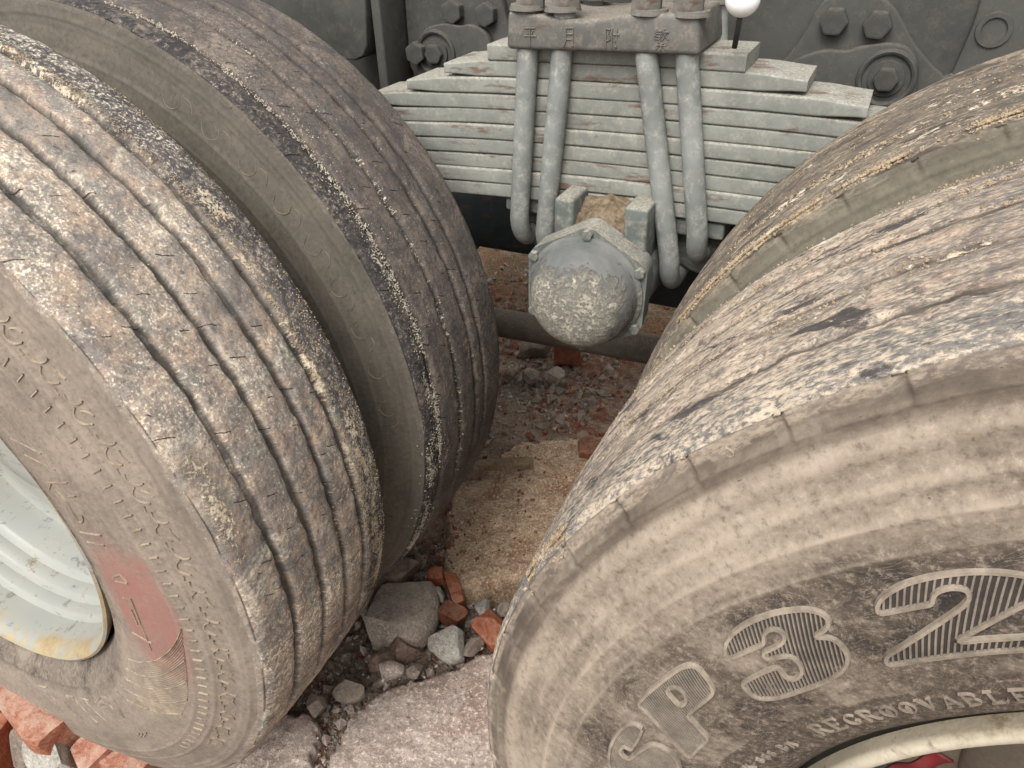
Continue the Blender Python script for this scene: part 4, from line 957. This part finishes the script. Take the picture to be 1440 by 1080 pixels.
# --- U-bolts
UB = [('first U-bolt from the left, its lower bend hanging free', (-.107, -.123), .672, .004), ('second U-bolt from the left, running behind the hub cap', (-.060, -.083), .655, .004),
      ('third U-bolt from the left, reaching lowest beside the hub cap', (.048, .101), .640, .0), ('rightmost U-bolt, nearest the right tyres', (.097, .134), .684, .0)]
for lab, (xt, xb), zb, _ in UB:
    u = thing('u_bolt', lab, 'u-bolt', (xb, .648, zb), group='U-bolts clamping the leaf spring')
    R_ = .042; rb = .0138; yb = .116
    pts = [(xt - (xb - xt) * .18, 0, 1.02 - zb), (xt, 0, .94 - zb)]
    for f_ in np.linspace(.1, 1, 8): pts.append((xt + (xb - xt) * f_, 0, (.94 - zb) * (1 - f_) + R_ * f_))
    for an in np.linspace(15, 90, 7): a = math.radians(an); pts.append((xb, R_ * (1 - math.cos(a)), R_ * (1 - math.sin(a))))
    for an in np.linspace(75, 0, 7): a = math.radians(an); pts.append((xb, yb - R_ * (1 - math.cos(a)), R_ * (1 - math.sin(a))))
    for f_ in np.linspace(.1, 1, 8): pts.append((xb + (xt - xb) * f_, yb, R_ + (1.02 - zb - R_) * f_))
    P = np.array(pts); P[:, 0] -= xb
    tube('rod', P, rb, M['bolt'], u, 24)
    hm = hex_mesh(.0195, .040, .10)
    for yy_ in (0, yb):
        link('nut', hm, M['clamp'], u, loc=(xt - xb - .004 * (1 if xt > 0 else -1), yy_, 1.008 - zb), rot=(0, 0, .28 if xt < 0 else .16), smooth=False)
        lw = bpy.data.meshes.get('washer')
        if lw is None:
            b2 = bmesh.new(); bmesh.ops.create_cone(b2, cap_ends=True, segments=32, radius1=.023, radius2=.021, depth=.006); lw = bpy.data.meshes.new('washer'); b2.to_mesh(lw); b2.free()
        link('washer', lw, M['clamp'], u, loc=(xt - xb, yy_, .989 - zb), smooth=False)

# --- saddle under the spring
sa = thing('spring_saddle', 'grey cast saddle under the leaf spring with an open pocket of dirt', 'spring saddle', (.008, .70, .58))
def sbox(name, x0, x1, y0, y1, z0, z1, bev=.004, m='saddle'):
    bm = bmesh.new(); box_bm(bm, x0 - .008, x1 - .008, y0 - .70, y1 - .70, z0 - .58, z1 - .58, bev, 3); return bm_obj(name, bm, M[m], sa)
sbox('seat_plate', -.155, .165, .668, .762, .712, .7345)
sbox('pocket_wall', -.052, -.024, .602, .672, .66, .766, .006)
sbox('pocket_wall', .046, .078, .602, .672, .65, .766, .004)
sbox('pocket_back', -.028, .050, .652, .670, .66, .745)
sbox('pocket_floor', -.026, .048, .604, .655, .66, .722)
lathe('trunnion_tube', [(-.095, .050), (-.095, .078), (.165, .082), (.170, .05)], M['saddle'], sa, 64, zc=.655 - .58, xc=.0)
for s in (-1, 1):
    bm = bmesh.new(); box_bm(bm, -.02, .02, -.025, .055, -.03, .03, .008, 3)
    o = bm_obj('saddle_arm', bm, M['saddle'], sa, loc=(s * .10, .02, .105), rot=(0, s * .35, 0)); o.scale = (2.2, 1, 1)
# dirt caught in the pocket
gxx, gyy = np.meshgrid(np.linspace(-.027, .05, 40), np.linspace(.598, .662, 34), indexing='ij')
gz = .727 + .022 * sstep(.6, .655, gyy) + .010 * fbm(gxx * 40, gyy * 40, 5, 4) + .010 * np.exp(-((gxx - .012) / .03) ** 2)
idx = np.arange(gz.size).reshape(gz.shape)
k = NT('dry_dirt'); v = k.coord('Object'); n2_ = k.noise(v, 90, 6, .75); k.bump(n2_, .8, .004)
M['dirt'] = k.done(k.mix(k.ramp(n2_, [(.35, 0.0), (.65, 1.0)]), lin(92, 78, 62, .75), lin(146, 130, 108, .8)), .95, 0, .1)
d_ = link('dirt_heap', np_mesh('dirt_heap', np.stack([gxx, gyy - .63, gz - .74], -1).reshape(-1, 3), np.stack([idx[:-1, :-1], idx[1:, :-1], idx[1:, 1:], idx[:-1, 1:]], -1).reshape(-1, 4)), M['dirt'], loc=(0, .63, .74))
d_['kind'] = 'stuff'

# --- hub cap: hexagonal flange, six bolts, bulging cover crusted with dried mud
hb = thing('hub_cap', 'grey domed hub cap with hexagonal bolted flange, pale mud on its lower left', 'hub cap', (.009, .575, .657), rot=(math.radians(2), math.radians(1.5), math.radians(3)))
bm = bmesh.new()
hexp = [(.094 * math.cos(math.radians(a)), .094 * math.sin(math.radians(a))) for a in (30, 90, 150, 210, 270, 330)]
def hex_plate(bm, sc, y0, y1, bev):
    vs = [bm.verts.new((x * sc, y0, z * sc)) for x, z in hexp]; f = bm.faces.new(vs)
    r2 = bmesh.ops.extrude_face_region(bm, geom=[f]); nv = [e for e in r2['geom'] if isinstance(e, bmesh.types.BMVert)]
    bmesh.ops.translate(bm, verts=nv, vec=(0, y1 - y0, 0))
    fs = list({f2 for v in vs + nv for f2 in v.link_faces}); bmesh.ops.recalc_face_normals(bm, faces=fs)
    ver = [e for e in {e for v in vs + nv for e in v.link_edges} if abs(e.verts[0].co.y - e.verts[1].co.y) > 1e-5]
    bmesh.ops.bevel(bm, geom=ver, offset=.012, segments=4, profile=.5, affect='EDGES')
hex_plate(bm, 1.0, -.009, .002, .01); bm_obj('flange', bm, M['saddle'], hb, ang=30)
bm = bmesh.new(); hex_plate(bm, .985, .0025, .030, .01); bm_obj('flange_base', bm, M['saddle'], hb, ang=30)
k = NT('hub_cover_paint'); v = k.coord('Object')
n1 = k.noise(v, 16, 7, .65, .3); n2 = k.noise(v, 75, 7, .75, .5); n3 = k.noise(v, 240, 4, .7)
s_ = k.n('ShaderNodeSeparateXYZ'); k.put(s_.inputs[0], k.n('ShaderNodeTexCoord').outputs['Object'])
base = k.mix(k.ramp(n1, [(.35, 0.0), (.65, 1.0)]), lin(102, 104, 102, .8), lin(128, 127, 122, .8))
ex = k.math('MULTIPLY', k.math('ADD', s_.outputs[0], .010), 14.0); ez = k.math('MULTIPLY', k.math('ADD', s_.outputs[2], .022), 15.5)
dist = k.math('SQRT', k.math('ADD', k.math('MULTIPLY', ex, ex), k.math('MULTIPLY', ez, ez)))
fld = k.math('ADD', k.math('SUBTRACT', k.math('MULTIPLY', n1, 1.6), dist), k.math('MULTIPLY', n2, 1.0))
crust = k.math('MULTIPLY', k.ramp(fld, [(.02, 0.0), (.34, 1.0)]), k.ramp(k.math('ADD', k.math('MULTIPLY', n2, .55), k.math('MULTIPLY', n3, .45)), [(.44, .42), (.54, 1.0)]))
mud = k.mix(n3, lin(150, 142, 126, .9), lin(212, 205, 188, .95))
k.bump(n2, .35, .0025); k.bump(n3, .4, .0008); k.bump(k.math('MULTIPLY', crust, n2), .9, .007)
M['hub_cover'] = k.done(k.mix(crust, base, mud), .85, 0, .2)
prof = [(-.009, .0795), (-.0125, .0793), (-.0145, .077), (-.0155, .0735), (-.0185, .0725)]
for i in range(1, 22):
    a = math.radians(i * 90 / 21); prof.append((-.0185 - .054 * math.sin(a) ** 1.0, max(.0725 * math.cos(a) ** .66, .0004)))
lathe('domed_cover', prof, M['hub_cover'], hb, 96, zc=0)
hm = hex_mesh(.0075, .009, .18)
for i in range(6):
    a = math.radians(30 + i * 60)
    link('bolt', hm, M['saddle'], hb, loc=(.0835 * math.cos(a), -.013, .0835 * math.sin(a)), rot=(math.pi / 2, .3 * i, 0), smooth=False)
bm = bmesh.new(); box_bm(bm, -.009, .009, -.020, .0, -.088, -.070, .005, 3); bm_obj('drain_lug', bm, M['hub_cover'], hb)

# --- torque rod, axles
tq = thing('torque_rod', 'brown-grey torque rod crossing low behind the hub cap', 'torque rod', (-.1, 1.0, .32))
tube('rod', [(-.62, 0, -.012), (-.3, 0, -.010), (0, 0, .0), (.3, 0, .006), (.62, 0, .012)], .031, M['rod'], tq, 28)
for s in (-1, 1): lathe('rod_eye', [(-.045, .02), (-.045, .055), (.045, .055), (.045, .02)], M['rod'], tq, 40, zc=.012 * s, xc=s * .62)
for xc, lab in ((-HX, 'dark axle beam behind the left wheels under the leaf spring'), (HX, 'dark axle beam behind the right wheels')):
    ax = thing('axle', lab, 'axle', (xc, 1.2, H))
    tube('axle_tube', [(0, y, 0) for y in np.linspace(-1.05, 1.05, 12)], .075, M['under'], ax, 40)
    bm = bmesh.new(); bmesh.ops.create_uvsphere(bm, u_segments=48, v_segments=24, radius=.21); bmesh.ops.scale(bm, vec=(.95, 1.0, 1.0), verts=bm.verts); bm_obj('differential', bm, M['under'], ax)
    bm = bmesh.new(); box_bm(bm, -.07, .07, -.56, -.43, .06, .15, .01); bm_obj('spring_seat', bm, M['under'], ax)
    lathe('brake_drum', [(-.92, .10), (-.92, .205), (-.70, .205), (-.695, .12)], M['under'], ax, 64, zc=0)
# bracket carrying the trunnion, leaning plate in shade left of the hub
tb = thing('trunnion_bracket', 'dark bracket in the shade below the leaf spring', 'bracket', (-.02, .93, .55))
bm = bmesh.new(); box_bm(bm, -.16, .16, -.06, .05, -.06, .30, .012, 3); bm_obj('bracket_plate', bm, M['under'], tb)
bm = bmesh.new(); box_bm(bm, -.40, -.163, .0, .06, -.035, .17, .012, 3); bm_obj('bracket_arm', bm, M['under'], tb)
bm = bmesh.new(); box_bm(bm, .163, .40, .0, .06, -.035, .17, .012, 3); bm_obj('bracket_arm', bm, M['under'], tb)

# ------------------------------------------------------------------ chassis behind and above
ch = thing('truck_chassis', 'dusty grey truck chassis rail with bolted spring brackets above the leaf spring', 'chassis', (0, .9, .78))
def cbox(name, x0, x1, y0, y1, z0, z1, bev=.004, m='chassis'):
    bm = bmesh.new(); box_bm(bm, x0, x1, y0 - .9, y1 - .9, z0 - .78, z1 - .78, bev, 3); return bm_obj(name, bm, M[m], ch)
cbox('rail', -3.0, 3.0, .885, .897, .80, 1.12)
cbox('rail_flange', -3.0, 3.0, .8975, .97, .80, .812)
cbox('rail', -3.0, 3.0, 1.543, 1.555, .80, 1.12)
cbox('cross_member', -.05, .05, .90, 1.54, .90, 1.05)

def plate(outline, y, th, name, m='chassis', parent=ch, bev=.0035):
    bm = bmesh.new(); vs = [bm.verts.new((x, y - .9, z - .78)) for x, z in outline]; f = bm.faces.new(vs)
    r2 = bmesh.ops.extrude_face_region(bm, geom=[f]); nv = [e for e in r2['geom'] if isinstance(e, bmesh.types.BMVert)]
    bmesh.ops.translate(bm, verts=nv, vec=(0, th, 0)); bmesh.ops.recalc_face_normals(bm, faces=bm.faces)
    fr = [e for e in bm.edges if abs(e.verts[0].co.y - e.verts[1].co.y) < 1e-6]
    bmesh.ops.bevel(bm, geom=fr, offset=bev, segments=3, profile=.5, affect='EDGES')
    return bm_obj(name, bm, M[m], parent, ang=30)

def smooth_poly(pts, it=2):
    P = [Vector(p) for p in pts]
    for _ in range(it):
        Q = []
        for i in range(len(P)):
            a, b = P[i], P[(i + 1) % len(P)]; Q += [a.lerp(b, .25), a.lerp(b, .75)]
        P = Q
    return [tuple(p) for p in P]

# right bracket: base plate, raised lobe with boss and bolts
plate(smooth_poly([(.10, .80), (.20, .925), (.212, .975), (.235, .988), (.285, .988), (.308, .975), (.345, .925), (.40, .885), (.42, .80)]), .868, .015, 'spring_bracket')
plate(smooth_poly([(.14, .80), (.18, .90), (.23, .925), (.26, .922), (.275, .930), (.325, .938), (.352, .915), (.358, .86), (.36, .80)]), .852, .015, 'bracket_lobe')
plate(smooth_poly([(.352, .80), (.366, .885), (.40, .905), (.40, 1.12), (.62, 1.12), (.62, .80)], 1), .872, .012, 'gusset_plate')
# left bracket
plate(smooth_poly([(-.425, .80), (-.425, .96), (-.42, 1.06), (-.265, 1.06), (-.245, .95), (-.225, .90), (-.16, .86), (-.14, .80)]), .868, .015, 'spring_bracket')
plate(smooth_poly([(-.405, .80), (-.40, .89), (-.385, .925), (-.335, .934), (-.318, .928), (-.30, .934), (-.268, .925), (-.255, .88), (-.25, .80)]), .852, .015, 'bracket_lobe')
plate(smooth_poly([(-.55, 1.12), (-.54, .91), (-.525, .878), (-.475, .878), (-.455, .91), (-.45, 1.12)], 1), .80, .06, 'hanger')
cbox('upright', -.445, -.428, .80, .882, .80, 1.12)
hm = hex_mesh(.0185, .018, .16); hs_ = hex_mesh(.0165, .012, .2)
for (x, z, y) in ((.238, .957, .861), (.291, .955, .861), (-.331, .949, .861), (-.272, .947, .861), (-.395, .887, .845), (.385, .865, .864)):
    link('bolt', hm, M['chassis'], ch, loc=(x, y - .9, z - .78), rot=(math.pi / 2, .3 + x, 0), smooth=False)
def boss(x, z):
    lathe('boss', [(.002, .037), (-.004, .036), (-.0055, .033), (-.004, .030), (.004, .028), (.004, .0225), (-.0035, .022), (-.0045, .0005)], M['chassis'], ch, 48, y0=.852 - .9, zc=z - .78, xc=x)
    link('bolt', hs_, M['chassis'], ch, loc=(x, .845 - .9, z - .78), rot=(math.pi / 2, .5, 0), smooth=False)
boss(.316, .893); boss(-.362, .887)
lathe('hole_ring', [(.002, .021), (-.003, .020), (-.003, .0145), (.008, .014), (.008, .0005)], M['chassis'], ch, 36, y0=.872 - .9, zc=.953 - .78, xc=.424)
# white capped stud beside the clamp block
wc = thing('white_cap', 'round white plastic cap on a thin stalk right of the clamp block', 'cap', (.153, .645, .955))
tube('stalk', [(-.004, .01, .0), (-.001, 0, .022), (.003, -.02, .045)], .0032, M['chassis'], wc, 12)
bm = bmesh.new(); bmesh.ops.create_uvsphere(bm, u_segments=40, v_segments=20, radius=.0185)
for v in bm.verts: v.co.z = v.co.z * (1.25 if v.co.z > 0 else .95)
bm_obj('cap', bm, M['white'], wc, loc=(.004, -.024, .0535))

# the suspension and the frame behind it at their measured size
SC = 1.054
done_me = set()
for t in [o for o in bpy.data.objects if o.get('category') in ('leaf spring', 'clamp block', 'u-bolt', 'spring saddle', 'hub cap', 'torque rod', 'bracket', 'chassis', 'cap')] + [d_]:
    x, y, z = t.location
    t.location = (1.057 * x - .005, 1.05 * y - .013, 1.05 * z - .0503)
    for c in ([t] if t.type == 'MESH' else list(t.children)):
        if c is not t: c.location = c.location * SC
        if c.data.name not in done_me:
            done_me.add(c.data.name); c.data.transform(Matrix.Scale(SC, 4))
